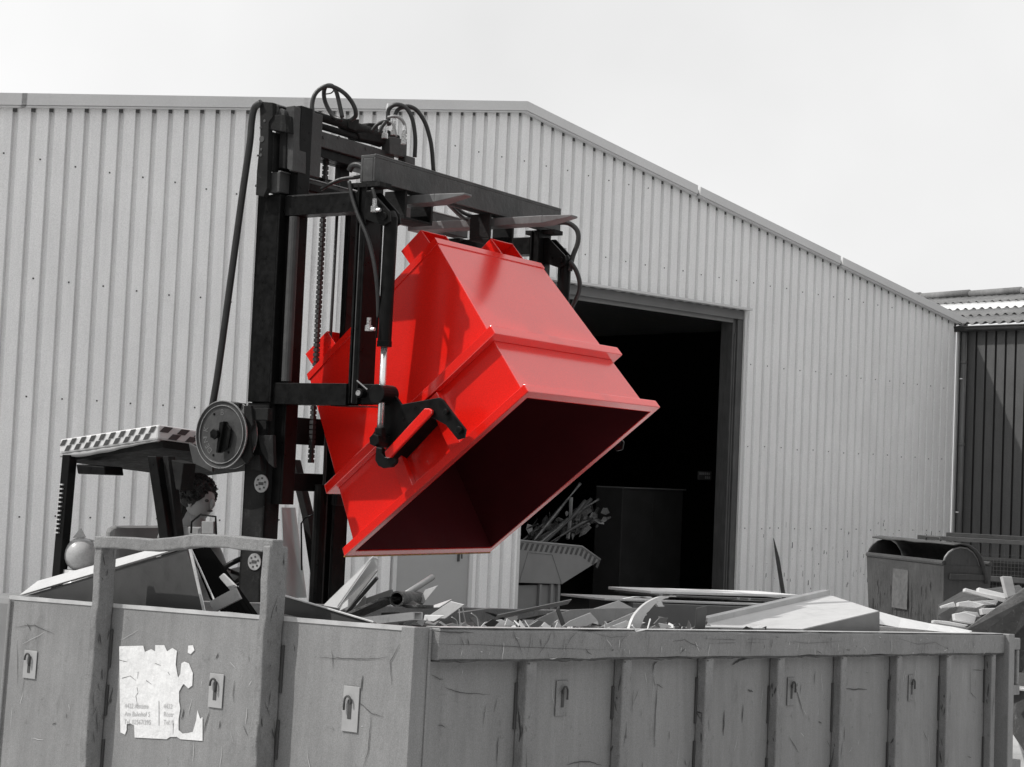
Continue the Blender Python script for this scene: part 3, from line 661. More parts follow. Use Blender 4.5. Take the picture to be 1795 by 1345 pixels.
# hose reel
rc=FK.on(1,-.12,393,762); rc=(rc[0],rc[2]); rl0,rl1=-.16,-.045; Rr=.182
def circ(r,l,n=48,c=rc): return [FK.P(c[0]+math.cos(2*math.pi*i/n)*r,l,c[1]+math.sin(2*math.pi*i/n)*r) for i in range(n)]
mb=MB(); mb.rings([circ(.002,-.145),circ(.04,-.147),circ(.044,-.138),circ(.150,-.138),circ(.156,-.145),circ(.162,-.138),circ(.172,-.139),circ(.178,-.148),circ(Rr,-.146),circ(Rr,-.136),circ(.15,-.125),circ(.15,-.08),circ(Rr,-.066),circ(Rr,-.058),circ(.17,-.055),circ(.05,-.058),circ(.002,-.058)],cap=False)
rl=mb.build('hose_reel',m_dgr,fl_,smooth=True)
q=rl.modifiers.new('es','EDGE_SPLIT'); q.split_angle=math.radians(35)
mb=MB(); mb.rings([circ(Rr-.004,-.1475),circ(Rr+.001,-.1475),circ(Rr+.001,-.140)],cap=False); mb.rings([circ(.1545,-.1465),circ(.158,-.1465)],cap=False); mb.rings([circ(Rr+.001,-.066),circ(Rr+.0015,-.058)],cap=False); mb.build('rubbed_rim',m_edge,rl)
mb=MB(); mb.tube([FK.P(rc[0],-.2,rc[1]),FK.P(rc[0],-.04,rc[1])],.022,14); mb.tube([FK.P(rc[0],-.204,rc[1]),FK.P(rc[0],-.19,rc[1])],.03,6)
mb.prism(FK,1,-.165,-.15,[(rc[0]-.02,rc[1]+.01),(rc[0]+.05,rc[1]+.06),(rc[0]+.085,rc[1]+.03),(rc[0]+.07,rc[1]-.07),(rc[0]+.02,rc[1]-.1),(rc[0],rc[1]-.05)])
mb.prism(FK,1,-.185,-.152,[(rc[0]+.02,rc[1]+.065),(rc[0]+.05,rc[1]+.07),(rc[0]+.02,rc[1]-.1),(rc[0]+.005,rc[1]-.1)])
mb.build('reel_hub',m_blk,rl,bev=.003)
mb=MB()
for ch,g in (('B',92),('K',168),('I',184),('N',197),('E',212),('D',228)):
    g=math.radians(g); cx_,cz_=rc[0]+math.cos(g)*.118,rc[1]+math.sin(g)*.118; tx,tz=math.sin(g),-math.cos(g)
    text_mesh(mb,ch,.045,lambda a_,b_: FK.P(cx_+tx*(a_-.014)+math.cos(g)*(b_-.014),-.1395,cz_+tz*(a_-.014)+math.sin(g)*(b_-.014)),0)
mb.build('raised_letters',mat('rubbed_letters',.13,.4),rl)
mb=MB(); 
for (g,r) in ((120,.125),(60,.07),(300,.11),(200,.06),(245,.125)):
    g=math.radians(g); mb.tube([FK.P(rc[0]+math.cos(g)*r,-.1365,rc[1]+math.sin(g)*r),FK.P(rc[0]+math.cos(g)*r,-.1405,rc[1]+math.sin(g)*r)],.007,10)
mb.build('reel_bolts',m_blk,rl)
mb=MB(); mb.px(FK,1,-.11,-.09,[(427,711),(440,711),(443,745),(436,760),(441,800),(432,815),(420,800),(428,760)]); mb.box(FK,-.33,-.155,-.09,-.03,2.26,2.325); 
mb.px(FK,1,-.09,-.05,[(444,716),(470,716),(469,737),(444,737)]); mb.build('reel_bracket',m_blk2,fl_,bev=.004)
mb=MB(); mb.px(FK,1,-.06,-.035,[(452,763),(478,763),(480,820),(470,812),(457,790)]); mb.px(FK,1,-.05,-.022,[(434,798),(455,798),(458,826),(438,822)]); mb.build('mast_bracket',m_blk2,fl_,bev=.003)
# long hose from reel up to the carriage
mb=MB(); pts=[FK.W(1,-.1,x,y) for x,y in ((372,712),(381,660),(395,560),(410,450),(425,340),(438,250),(441,215),(446,190),(458,180))]
mb.tube(crv(pts,6),.019,10); mb.build('reel_hose',m_hose,fl_,smooth=True)
# carriage head
mb=MB(); mb.px(FK,1,-.09,-.055,[(455,178),(478,180),(478,205),(471,215),(468,330),(462,345),(448,342),(450,300),(456,240)])
cp=mb.build('carriage_side_plate',m_blk2,fl_,bev=.003)
mb=MB()
for x,y,r in ((464,212,.008),(457,224,.007),(459,244,.017),(458,262,.007),(457,272,.009),(452,273,.006),(449,326,.007)):
    mb=MB(); c=FK.on(1,-.0905,x,y); mb.tube([FK.P(c[0],-.0902,c[2]),FK.P(c[0],-.093,c[2])],r,14); mb.build('bolt_hole',m_ink2,cp)
mb=MB(); mb.px(FK,1,-.054,.02,[(470,180),(493,186),(493,189),(478,190),(473,202),(468,204)]); mb.px(FK,1,-.08,.0,[(470,201),(500,201),(502,232),(470,227)])
mb.px(FK,1,-.054,.1,[(470,230),(480,232),(478,300),(468,300)]); mb.px(FK,1,-.03,.06,[(490,232),(502,232),(500,296),(488,294)]); mb.build('carriage_head',m_blk2,fl_,bev=.006)
c=fq(-.02,486,196); mb=MB(); mb.tube([FK.P(c[0],-.06,c[1]),FK.P(c[0],.06,c[1])],.04,20); mb.tube([FK.P(c[0]+.05,-.05,c[1]-.02),FK.P(c[0]+.05,.05,c[1]-.02)],.028,20); mb.build('guide_roller',m_dgr,fl_,bev=.003)
mb=MB(); mb.px(FK,1,-.02,.09,[(501,187),(516,185),(513,300),(502,296)]); 
c0=fq(-.02,512,187); c1=fq(-.02,510,308); cB_=FK.on(1,-.05,491,301); c1=(c1[0],cB_[2]+.006)
mb.box(FK,c0[0],c0[0]+.02,-.018,.22,c1[1],c0[1]-.0); mb.build('carriage_upright',m_dgr,fl_,bev=.004)
F0=FK.on(1,.0,516,216)[0]
# shift beam and rod set running across
f1=F0+.0
b0=FK.on(0,f1,537,222); b1=FK.on(0,f1,683,262); zt_=b0[2]; zb_=FK.on(0,f1,537,250)[2]
mb=MB(); mb.box(FK,f1-.09,f1,.1,b1[1]+.05,zb_,zt_); bm_=mb.build('shift_beam',m_dgr,fl_,bev=.004)
mb=MB()
for x,y in ((541,233),(568,241),(594,241),(642,261)):
    mb=MB(); c=FK.on(0,f1+.002,x,y); mb.tube([FK.P(f1+.001,c[1],c[2]),FK.P(f1+.004,c[1],c[2])],.01,12); mb.build('bolt_hole',m_ink2,bm_)
mb=MB(); mb.box(FK,f1-.1,f1-.09,.1,1.0,zb_+.02,zt_+.0); mb.build('rubbed_beam_edge',m_edge,bm_)
mb=MB(); mb.tube([FK.P(f1-.03,.08,zt_+.085),FK.P(f1-.03,.42,zt_+.085),FK.P(f1-.03,.44,zt_+.085),FK.P(f1-.03,.9,zt_+.085)],[.024,.024,.033,.033],14); mb.build('shift_cylinder',m_blk2,fl_,smooth=True)
mb=MB(); mb.tube([FK.P(f1-.03,.16,zt_+.035),FK.P(f1-.03,.8,zt_+.035)],.018,10); mb.build('shift_rod',m_blk2,fl_,smooth=True)
mb=MB(); mb.box(FK,f1-.07,f1-.002,.09,.16,zt_+.01,zt_+.09); mb.px(FK,0,f1-.06,f1+.01,[(594,210),(613,211),(612,228),(608,232),(594,226)]); mb.build('hose_manifold',m_blk2,fl_,bev=.004)
mb=MB(); mb.px(FK,0,f1-.08,f1-.02,[(622,224),(634,217),(649,218),(649,232),(622,230)]); mb.px(FK,0,f1-.09,f1-.0,[(606,235),(660,230),(680,240),(682,260),(610,246)]); mb.build('valve_block',m_blk2,fl_,bev=.006)
mb=MB(); mb.px(FK,0,f1+.03,f1-.03,[(683,240),(695,241),(714,247),(713,277),(688,271),(683,270)]); mb.px(FK,0,f1+.035,f1-.02,[(711,272),(728,277),(728,290),(710,285)]); mb.build('end_block',m_dgr,fl_,bev=.004)
mb=MB(); z0=FK.on(0,f1,540,262)[2]; z1=FK.on(0,f1,540,252)[2]
mb.box(FK,f1-.14,f1-.02,.08,1.0,zb_-.05,zb_-.002); 
# window frame of the carriage (two openings)
lw=[FK.on(0,f1-.12,x,y)[1] for x,y in ((538,290),(553,280),(570,300),(577,300),(592,300),(604,300))]
zz0=FK.on(0,f1-.12,553,310)[2]; zz1=FK.on(0,f1-.12,553,282)[2]
mb.box(FK,f1-.14,f1-.1,.12,lw[1],zz0-.08,zb_-.05); mb.box(FK,f1-.14,f1-.1,lw[4],lw[5]+.02,zz0-.05,zb_-.05); mb.box(FK,f1-.14,f1-.1,lw[1],lw[4],zz1,zb_-.05); mb.box(FK,f1-.14,f1-.1,lw[1],lw[4],zz0-.05,zz0)
mb.build('carriage_plate',m_blk,fl_,bev=.003)
mb=MB(); zc=FK.on(0,f1-.02,560,335)[2]; mb.box(FK,f1-.08,f1-.02,.12,.75,zc-.01,zc+.03); mb.box(FK,f1-.12,f1-.1,.12,.7,zc-.07,zc-.04); mb.build('carriage_lower_bar',m_blk2,fl_,bev=.003)
# lower fork carriage bar with bright edge (470,300)-(575,325)
cA=FK.on(1,-.05,470,306); cB=FK.on(1,-.05,491,301); cC=FK.on(1,-.05,470,338)
mb=MB(); mb.box(FK,cA[0],cB[0],-.05,1.75,cC[2],cB[2]); fb=mb.build('fork_carriage_beam',m_dgr,fl_,bev=.004)
mb=MB(); mb.box(FK,cB[0]-.012,cB[0]+.004,-.05,1.75,cB[2]+.0005,cB[2]+.005); mb.build('bright_edge_strip',m_edge,fb)  # highlight on the beam's top edge painted as a bright strip
# forks
for lf in (.42,1.24):
    zt2=3.485; tip=.93 if lf<1 else 1.10
    mb=MB(); mb.solid([FK.P(.02,lf-.06,zt2-.05),FK.P(.02,lf+.06,zt2-.05),FK.P(tip-.18,lf+.06,zt2-.045),FK.P(tip-.18,lf-.06,zt2-.045)],[FK.P(.02,lf-.06,zt2),FK.P(.02,lf+.06,zt2),FK.P(tip-.18,lf+.06,zt2),FK.P(tip-.18,lf-.06,zt2)])
    mb.solid([FK.P(tip-.18,lf+.06,zt2-.045),FK.P(tip-.18,lf+.06,zt2),FK.P(tip-.18,lf-.06,zt2),FK.P(tip-.18,lf-.06,zt2-.045)],[FK.P(tip,lf+.035,zt2-.012),FK.P(tip,lf+.035,zt2),FK.P(tip,lf-.035,zt2),FK.P(tip,lf-.035,zt2-.012)])
    mb.box(FK,-.03,.02,lf-.06,lf+.06,zt2-.05,zt2+.02)
    mb.build('fork',m_fork,fl_,bev=.004)
# hoses over the head (loops)
def hose(pts,r=.0125,parent=fl_,name='hydraulic_hose',m_=m_hose):
    P_=[FK.W(1,l,x,y) for x,y,l in pts]; mb=MB(); mb.tube(crv(P_,7),r,8); return mb.build(name,m_,parent,smooth=True)
hose([(549,202,.15),(547,185,.15),(551,168,.16),(560,157,.18),(573,151,.2),(588,154,.24),(604,164,.28),(616,178,.32),(623,193,.35),(623,204,.37),(615,211,.37)])
hose([(600,210,.33),(587,206,.33),(576,192,.32),(569,175,.3),(568,160,.28),(572,151,.27),(582,151,.27),(589,160,.28),(594,178,.29),(600,206,.3)])
hose([(587,156,.27),(581,163,.27),(572,165,.27)],.004)
hose([(682,220,.75),(680,200,.75),(683,190,.75),(692,184,.76),(704,185,.78),(715,193,.8),(723,210,.82),(727,232,.84),(728,250,.85),(727,276,.86)])
hose([(692,204,.78),(697,193,.79),(706,188,.8),(718,187,.82),(732,195,.86),(745,215,.9),(753,240,.93),(757,262,.95),(760,301,.97)])
hose([(652,230,.65),(661,219,.66),(672,214,.68),(681,213,.7)],.011); hose([(664,234,.66),(670,222,.67),(676,214,.68)],.011)
hose([(680,206,.74),(692,204,.75),(702,208,.77),(709,218,.79),(711,235,.8)],.009,name='rigid_pipe',m_=m_sh2); hose([(683,213,.74),(690,220,.75),(695,240,.76)],.007,name='rigid_pipe',m_=m_sh2)
for x,y,l in ((675,228,.74),(691,222,.76),(708,238,.79),(680,200,.76)):
    c=FK.on(1,l,x,y); mb=MB(); mb.tube([FK.P(c[0],l,c[2]-.05),FK.P(c[0],l,c[2]-.02),FK.P(c[0],l,c[2]-.019),FK.P(c[0],l,c[2]+.03),FK.P(c[0],l,c[2]+.06)],[.018,.018,.013,.013,.009],8); mb.build('hose_fitting',m_zinc,fl_)
hose([(752,370,.9),(765,347,.7),(775,345,.75),(790,362,.9),(812,382,1.1),(826,384,1.3)],.012); hose([(768,345,.7),(785,350,.8),(810,372,1.1),(838,383,1.3)],.012)
hose([(563,332,.1),(580,322,.1),(600,314,.12),(625,311,.14),(640,308,.15)],.011)
hose([(612,300,.1),(618,291,.1),(630,290,.1),(643,300,.1),(650,312,.08)],.017)
# cab: legs, tarpaulin roof with checkered tape
C0=FK.W(1,.0,278,744); C1=FK.W(1,-.02,105,770); 
C2=FK.P(-.65,.92,2.13); C3=C1+(C2-C0)
rf=MB(); th=V((0,0,-.085))
rf.solid([C1,C0,C2,C3],[C1+th,C0+th,C2+th*1.0,C3+th])
rfo=rf.build('roof_cover',m_tarp,fl_,bev=.012)
mb=MB()
def tape(A,B,n,out):
    for rowi in range(2):
        for k in range(n):
            u0=(k+.05+.5*rowi)/n; u1=u0+.5/n
            if u1>1: continue
            sk=.28/n; z0=-.008-.036*rowi; z1=z0-.033
            def q(u,z): return A+(B-A)*u+V((0,0,z))+out
            mb.face([q(min(u0+sk,1),z0),q(min(u1+sk,1),z0),q(u1,z1),q(u0,z1)])
nrm=(C0-C1).cross(V((0,0,1))).normalized(); nrm=nrm if nrm.y<0 else -nrm
nf=(C2-C0).cross(V((0,0,1))).normalized(); nf=nf if nf.dot(FV)>0 else -nf
tape(C1,C0,10,nrm*.003); tape(C0,C2,8,nf*.003); mb.build('checkered_tape',m_tapeb,rfo)
mb=MB(); R=random.Random(4); rg=[]
for i in range(17):
    u=i/16; q=C1+(C0-C1)*u-nrm*.01; h=.018+.012*math.sin(u*5)+R.uniform(0,.006); b_=V((0,0,-.087)); rg.append([q+b_,q+nrm*(.004+R.uniform(0,.015))+b_-V((0,0,h*.5)),q+b_-V((0,0,h)),q-nrm*.03+b_])
mb.rings(rg); mb.build('tarpaulin_skirt',m_cloth2,rfo,smooth=True)
def bar(name,pts,w_,d_,m_,par=fl_,bev=.004):
    rg=[]
    for q in pts:
        c=V(q); rg.append([c-FV*w_-LV*d_,c+FV*w_-LV*d_,c+FV*w_+LV*d_,c-FV*w_+LV*d_])
    mb=MB(); mb.rings(rg); return mb.build(name,m_,par,bev=bev)
lp=bar('rear_pillar',[C1+V((.05,.0,-.09))+FV*.02,FK.P(-1.60,.02,.9)],.032,.03,m_blk)
c=[FK.on(1,-.02,110,846),FK.on(1,-.02,101,938)]
mb=MB(); q0=FK.P(*c[0]); q1=FK.P(*c[1])
for k in range(12):
    q=q0+(q1-q0)*(k+.3)/12; mb.solid([q-FV*.018,q+FV*.012,q+FV*.012-ZV*.008,q-FV*.018-ZV*.008],[q-FV*.018-LV*.012,q+FV*.012-LV*.012,q+FV*.012-LV*.012-ZV*.008,q-FV*.018-LV*.012-ZV*.008])
mb.build('ladder_strip',m_sh1,lp)
mb=MB(); mb.box(FK,-1.0,-.8,-.02,.0,0,.01)
P_=[FK.W(1,.0,272,800),FK.W(1,.0,291,925),FK.W(1,.0,300,1000)]; bar('front_pillar',P_,.035,.03,m_blk)
P_=[FK.W(1,.05,296,800),FK.W(1,.05,310,925),FK.W(1,.05,318,1000)]; bar('front_pillar',P_,.022,.03,m_blk2)
mb=MB(); mb.px(FK,1,.0,.1,[(300,806),(322,812),(316,860),(308,858)]); mb.build('pillar_gusset',m_blk2,fl_,bev=.004)
P_=[FK.W(1,.85,516,806),FK.W(1,.85,540,905),FK.W(1,.85,560,1040)]; bar('front_pillar',P_,.025,.03,m_blk2)
P_=[C3+V((0,0,-.09)),FK.P(-1.6,.85,.9)]; bar('rear_pillar',P_,.03,.03,m_blk)
mb=MB(); mb.solid([C1+V((0,0,-.086))+LV*.04,C0+V((0,0,-.086))+LV*.04,C2+V((0,0,-.086)),C3+V((0,0,-.086))],[q+V((0,0,-.13)) for q in (C1+LV*.04,C0+LV*.04,C2,C3)]); mb.build('guard_grille',m_blk2,fl_)
# windscreen sheet beside the mast, seat, wheel, body, mirror, gas bottle lamp
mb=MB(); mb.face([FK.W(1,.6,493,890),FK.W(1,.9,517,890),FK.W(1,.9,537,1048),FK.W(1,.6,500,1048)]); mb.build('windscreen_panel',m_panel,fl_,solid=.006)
mb=MB(); mb.px(FK,1,.02,.04,[(330,776),(372,800),(372,828),(338,812)]); mb.build('visor',m_dgr,fl_,bev=.003)
mb=MB(); mb.px(FK,1,-.0,.15,[(133,814),(182,818),(184,833),(136,831)]); mb.build('work_lamp',m_blk,fl_,bev=.006)
mb=MB(); mb.box(FK,-1.75,-.55,-.05,.9,.25,1.05); mb.box(FK,-2.2,-1.76,-.05,.9,.3,1.15); mb.build('chassis',m_bod,fl_,bev=.04)
mb=MB(); mb.box(FK,-1.35,-.95,.22,.68,1.052,1.15); mb.box(FK,-1.45,-1.352,.22,.68,1.1,1.6); mb.build('seat',m_cloth,fl_,bev=.04)
wc=FK.on(1,.42,424,1000); wc=V(FK.P(*wc)); ax=(ZV*.8-FV*.55).normalized(); u=LV; v_=ax.cross(u)
mb=MB(); pts=[wc+(u*math.cos(g)+v_*math.sin(g))*.19 for g in [2*math.pi*i/28 for i in range(29)]]; mb.tube(pts,.015,8,cap=False)
for g in (1.2,3.3,5.4): mb.tube([wc+(u*math.cos(g)+v_*math.sin(g))*.185,wc-ax*.04],[.012,.014],8)
mb.build('steering_wheel',m_blk,fl_,smooth=True)
mb=MB(); mb.tube([wc-ax*.03,wc-ax*.5],.025,10); mb.box(FK,-.75,-.45,.1,.85,1.052,1.12); mb.build('steering_column',m_bod,fl_,bev=.01)
mb=MB(); pts=[FK.W(1,.05,x,y) for x,y in ((335,935),(336,915),(352,902),(378,906),(379,938))]; mb.tube(pts,.006,8); mb.build('mirror_bracket',m_blk,fl_,smooth=True)
mb=MB(); mb.px(FK,1,.05,.07,[(353,914),(374,914),(374,936),(353,936)]); mb.build('mirror',m_sh2,fl_,bev=.004)
mb=MB(); mb.px(FK,1,.08,.1,[(282,922),(352,924),(352,946),(274,944)]); mb.build('side_panel',m_sh2,fl_,bev=.006)
for (f_,l_) in ((-.55,-.02),(-.55,.85),(-1.85,-.02),(-1.85,.85)):
    mb=MB(); r_=.24
    mb.tube([FK.P(f_,l_-.09,r_),FK.P(f_,l_+.09,r_)],r_,28); mb.build('wheel',m_rub,fl_,bev=.03)
# second far hooked mirror bar
mb=MB(); pts=[FK.W(1,.75,x,y) for x,y in ((529,1000),(528,918),(535,908),(550,902))]; mb.tube(pts,.005,8); mb.build('mirror_bracket',m_blk,fl_,smooth=True)
# pale round tank behind the container end
bc=FK.W(1,.1,142,972)
mb=MB(); rg=[]
for i in range(13):
    t=math.pi*i/12; rg.append([bc+V((math.cos(g)*math.sin(t)*.1,math.sin(g)*math.sin(t)*.1,math.cos(t)*.1)) for g in [2*math.pi*j/24 for j in range(24)]])
mb.rings(rg,cap=False); mb.tube([bc-V((0,0,.09)),bc-V((0,0,.9))],.1,20)
mb.tube([bc+V((.02,0,.09)),bc+V((.09,0,.08)),bc+V((.14,0,.03))],.006,6)
gb=mb.build('gas_bottle',m_ball,fl_,smooth=True)
mb=MB(); mb.solid([bc+V((-.05,-.02,.095)),bc+V((-.01,-.02,.15)),bc+V((.02,-.02,.1))],[bc+V((-.05,.02,.095)),bc+V((-.01,.02,.15)),bc+V((.02,.02,.1))]); mb.build('valve_guard',m_ball,gb)
# ================================================================== OPERATOR
pc=FK.on(1,.40,346,878)
ps=root('person','seated forklift driver with dark curly hair and a grey shirt, under the tarpaulin roof','person',FK.P(pc[0]-.05,.40,1.15))
def ske(name,verts,edges,radii,m_,par,rootv=0,sub=2,smooth=True):
    me=D.meshes.new(name); off=V(par['_o']); me.from_pydata([V(q)-off for q in verts],edges,[]); o=D.objects.new(name,me); COL.objects.link(o); o.parent=par; o['_o']=list(off)
    me.materials.append(m_)
    s=o.modifiers.new('skin','SKIN'); s.use_smooth_shade=True
    for i,r in enumerate(radii):
        sv=me.skin_vertices[0].data[i]; sv.radius=r if isinstance(r,tuple) else (r,r); sv.use_root=(i==rootv)
    q=o.modifiers.new('sub','SUBSURF'); q.levels=sub; q.render_levels=sub
    return o
hx,hz=pc[0],pc[2]
def B(f_,l_,z): return FK.P(hx+f_,.40+l_,hz+z)
wl=wc-FK.O; wf,wz=wl.dot(FV),wl.z; wll=wl.dot(LV)
hl=FK.P(wf-.03,wll-.17,wz+.0); hr=FK.P(wf-.03,wll+.17,wz+.0)
vs=[B(-.14,0,-.75),B(-.12,0,-.5),B(-.08,0,-.27),B(-.03,0,-.13),B(0,0,-.03),
    B(-.07,-.19,-.25),B(.03,-.23,-.45),hl-FV*.05,
    B(-.07,.19,-.25),B(.03,.23,-.45),hr-FV*.05,
    B(.25,-.1,-.78),B(.3,-.1,-1.1),B(.25,.1,-.78),B(.3,.1,-1.1)]
es=[(0,1),(1,2),(2,3),(3,4),(2,5),(5,6),(6,7),(2,8),(8,9),(9,10),(0,11),(11,12),(0,13),(13,14)]
ra=[.14,(.15,.11),(.13,.1),.055,.055,.062,.045,.03,.062,.045,.03,.075,.05,.075,.05]
ske('torso_and_limbs',vs,es,ra,m_shirt,ps)
# head: face, features
def ell(c,rx,ry,rz_,n=20,k=14,fn=None,up=ZV,fr=FV,sd=LV):
    rg=[]
    for i in range(k+1):
        t=math.pi*i/k; r=[]
        for j in range(n):
            g=2*math.pi*j/n; f_,l_,z=math.cos(g)*math.sin(t)*rx,math.sin(g)*math.sin(t)*ry,math.cos(t)*rz_
            if fn: f_,l_,z=fn(f_,l_,z)
            r.append(c+fr*f_+sd*l_+up*z)
        rg.append(r)
    return rg
hc=B(.02,0,0)
def headfn(f_,l_,z):
    if z<0: s=1-.28*(z/-.12)**2; f_*=s*.96+.04; l_*=s
    if f_>.06 and -.03<z<.02: f_+=.0
    return f_,l_,z
mb=MB(); mb.rings(ell(hc,.095,.075,.12,fn=headfn),cap=False)
# nose, ears, brow, jaw as part of the head mesh
mb.rings(ell(hc+FV*.095-ZV*.012,.022,.014,.028,10,8),cap=False)
for s in (-1,1): mb.rings(ell(hc+LV*.076*s-ZV*.01-FV*.005,.016,.008,.03,10,8),cap=False)
mb.tube([hc-ZV*.08-FV*.01,hc-ZV*.19-FV*.03],[.05,.055],14)
hd=mb.build('head',m_skin,ps,smooth=True)
for s in (-1,1):
    mb=MB(); mb.rings(ell(hc+FV*.082+LV*.03*s+ZV*.005,.012,.014,.009,10,8),cap=False); mb.build('eye',m_ink2,hd,smooth=True)
mb=MB(); mb.rings(ell(hc+FV*.084-ZV*.055,.008,.024,.006,10,6),cap=False); mb.build('mouth',m_rust,hd,smooth=True)
mb=MB(); R=random.Random(5)
def hairfn(f_,l_,z):
    s=1+R.uniform(-.03,.05); return f_*s,l_*s,z*s
rg=ell(hc-FV*.028+ZV*.045,.11,.108,.10,30,18,fn=hairfn)
mb.rings(rg,cap=False)
for k in range(520):
    t=R.uniform(0,1.95); g=R.uniform(0,2*math.pi)
    dq=FV*(math.cos(g)*math.sin(t))+LV*(math.sin(g)*math.sin(t))+ZV*math.cos(t)
    q=hc-FV*.028+ZV*.045+FV*dq.dot(FV)*.104+LV*dq.dot(LV)*.103+ZV*dq.dot(ZV)*.096
    if (q-hc).dot(FV)>.06 and (q-hc).z<.05: continue
    s1=V((R.gauss(0,1),R.gauss(0,1),R.gauss(0,1))).normalized()
    mb.tube([q,q+dq*.012+s1*.008,q+dq*.016-s1*.004,q+dq*.010-s1*.014],[.005,.005,.004,.002],5)
mb.build('hair',m_hair,ps,smooth=True)
# hands on the wheel
for s,hp_ in ((-1,hl),(1,hr)):
    c=hp_+FV*.0
    vs=[c-FV*.05,c-FV*.02+ZV*.005,c+FV*.03+ZV*.01]; es=[(0,1),(1,2)]; ra=[(.022,.022),(.034,.018),(.036,.016)]
    for k in range(4):
        o_=LV*(.03-.02*k)*1.0; ln=(.026,.03,.028,.022)[k]; n=len(vs)
        b0=c+FV*.035+ZV*.012+o_
        vs+=[b0,b0+FV*ln-ZV*.006,b0+FV*(ln*.9)-ZV*(.03),b0+FV*(ln*.2)-ZV*(.042)]; es+=[(2,n),(n,n+1),(n+1,n+2),(n+2,n+3)]; ra+=[.0095,.009,.0085,.0075]
    n=len(vs); sd=-s
    vs+=[c+LV*.035*sd,c+LV*.052*sd+FV*.02-ZV*.005,c+LV*.045*sd+FV*.042-ZV*.02]; es+=[(1,n),(n,n+1),(n+1,n+2)]; ra+=[.012,.0105,.009]
    ske('hand',vs,es,ra,m_skin,ps,sub=1)
# ================================================================== TIPPING FRAME (black)
tf=root('hydraulic_tipper','black lacquered hydraulic tipping frame hung on the forks, holding the red skip','tipping frame',FK.P(.3,.92,2.3))
W1=1.84
def pp(mb,l0,l1,pix,mi=0): mb.px(FK,1,l0,l1,pix,mi); return mb
for (l0,l1,side) in ((0,.14,0),(W1-.14,W1,1)):
    mb=MB(); z0,z1=2.335,3.49
    mb.box(FK,.511,.525,l0,l1,z0,z1); mb.box(FK,.525,.565,l0+.012,l0+.026,z0,z1); mb.box(FK,.565,.577,l0,l1,z0,z1); mb.box(FK,.525,.565,l1-.026,l1-.012,z0,z1)
    mb.build('front_post',m_blk,tf,bev=.003)
    mb=MB(); mb.box(FK,-.15,-.135,l0-.03,l1-.02,2.335,3.46); mb.box(FK,-.135,.0,l0-.03,l0-.014,2.335,3.46)
    mb.box(FK,.0,.012,l0-.03,l1-.02,2.335,3.46); mb.build('rear_post',m_blk,tf,bev=.003)
    mb=MB(); mb.tube([FK.P(.075,l0+.02,2.45),FK.P(.075,l0+.02,3.34)],.028,14); mb.build('guide_tube',m_dgr,tf)
    mb=MB(); mb.box(FK,.015,.511,l0,l1-.04,3.345,3.452) ; mb.build('top_arm',m_blk,tf,bev=.004)
    mb=MB(); mb.box(FK,-.134,.511,l0-.012,l1-.04,2.326,2.440); mb.box(FK,.40,.66,l0,l1,2.322,2.3255); mb.build('bottom_arm',m_blk,tf,bev=.004)
# rubbed edges
mb=MB(); mb.box(FK,.54,.545,-.0035,-.0005,2.34,3.3); mb.box(FK,.03,.5,-.0005,.003,3.4525,3.4545); mb.build('bright_edge_strip',mat('dark_rubbed_edge',.1,.35,metal=.4),tf)
# top cross beam in front
ft=.622
mb=MB(); mb.box(FK,.525,ft,.0,W1+.03,3.625,3.642); mb.box(FK,ft-.014,ft,.0,W1+.03,3.50,3.6248); mb.box(FK,.525,.54,.0,W1+.03,3.50,3.6248); mb.box(FK,.541,ft-.015,.0,.014,3.50,3.6248)
tb_=mb.build('top_cross_beam',m_dgr,tf,bev=.003)
mb=MB(); mb.box(FK,ft-.006,ft+.0015,.0,W1+.03,3.6425,3.644); mb.build('bright_edge_strip',m_edge,tb_)  # lit top edge of the cross beam, painted as a bright strip
for l0 in (.32,1.14):
    mb=MB(); mb.box(FK,.47,.61,l0-.03,l0-.01,3.36,3.499); mb.box(FK,.47,.61,l0+.21,l0+.23,3.36,3.499); mb.box(FK,.47,.61,l0-.03,l0+.23,3.345,3.3598)
    mb.build('fork_pocket',m_blk2,tf,bev=.003)
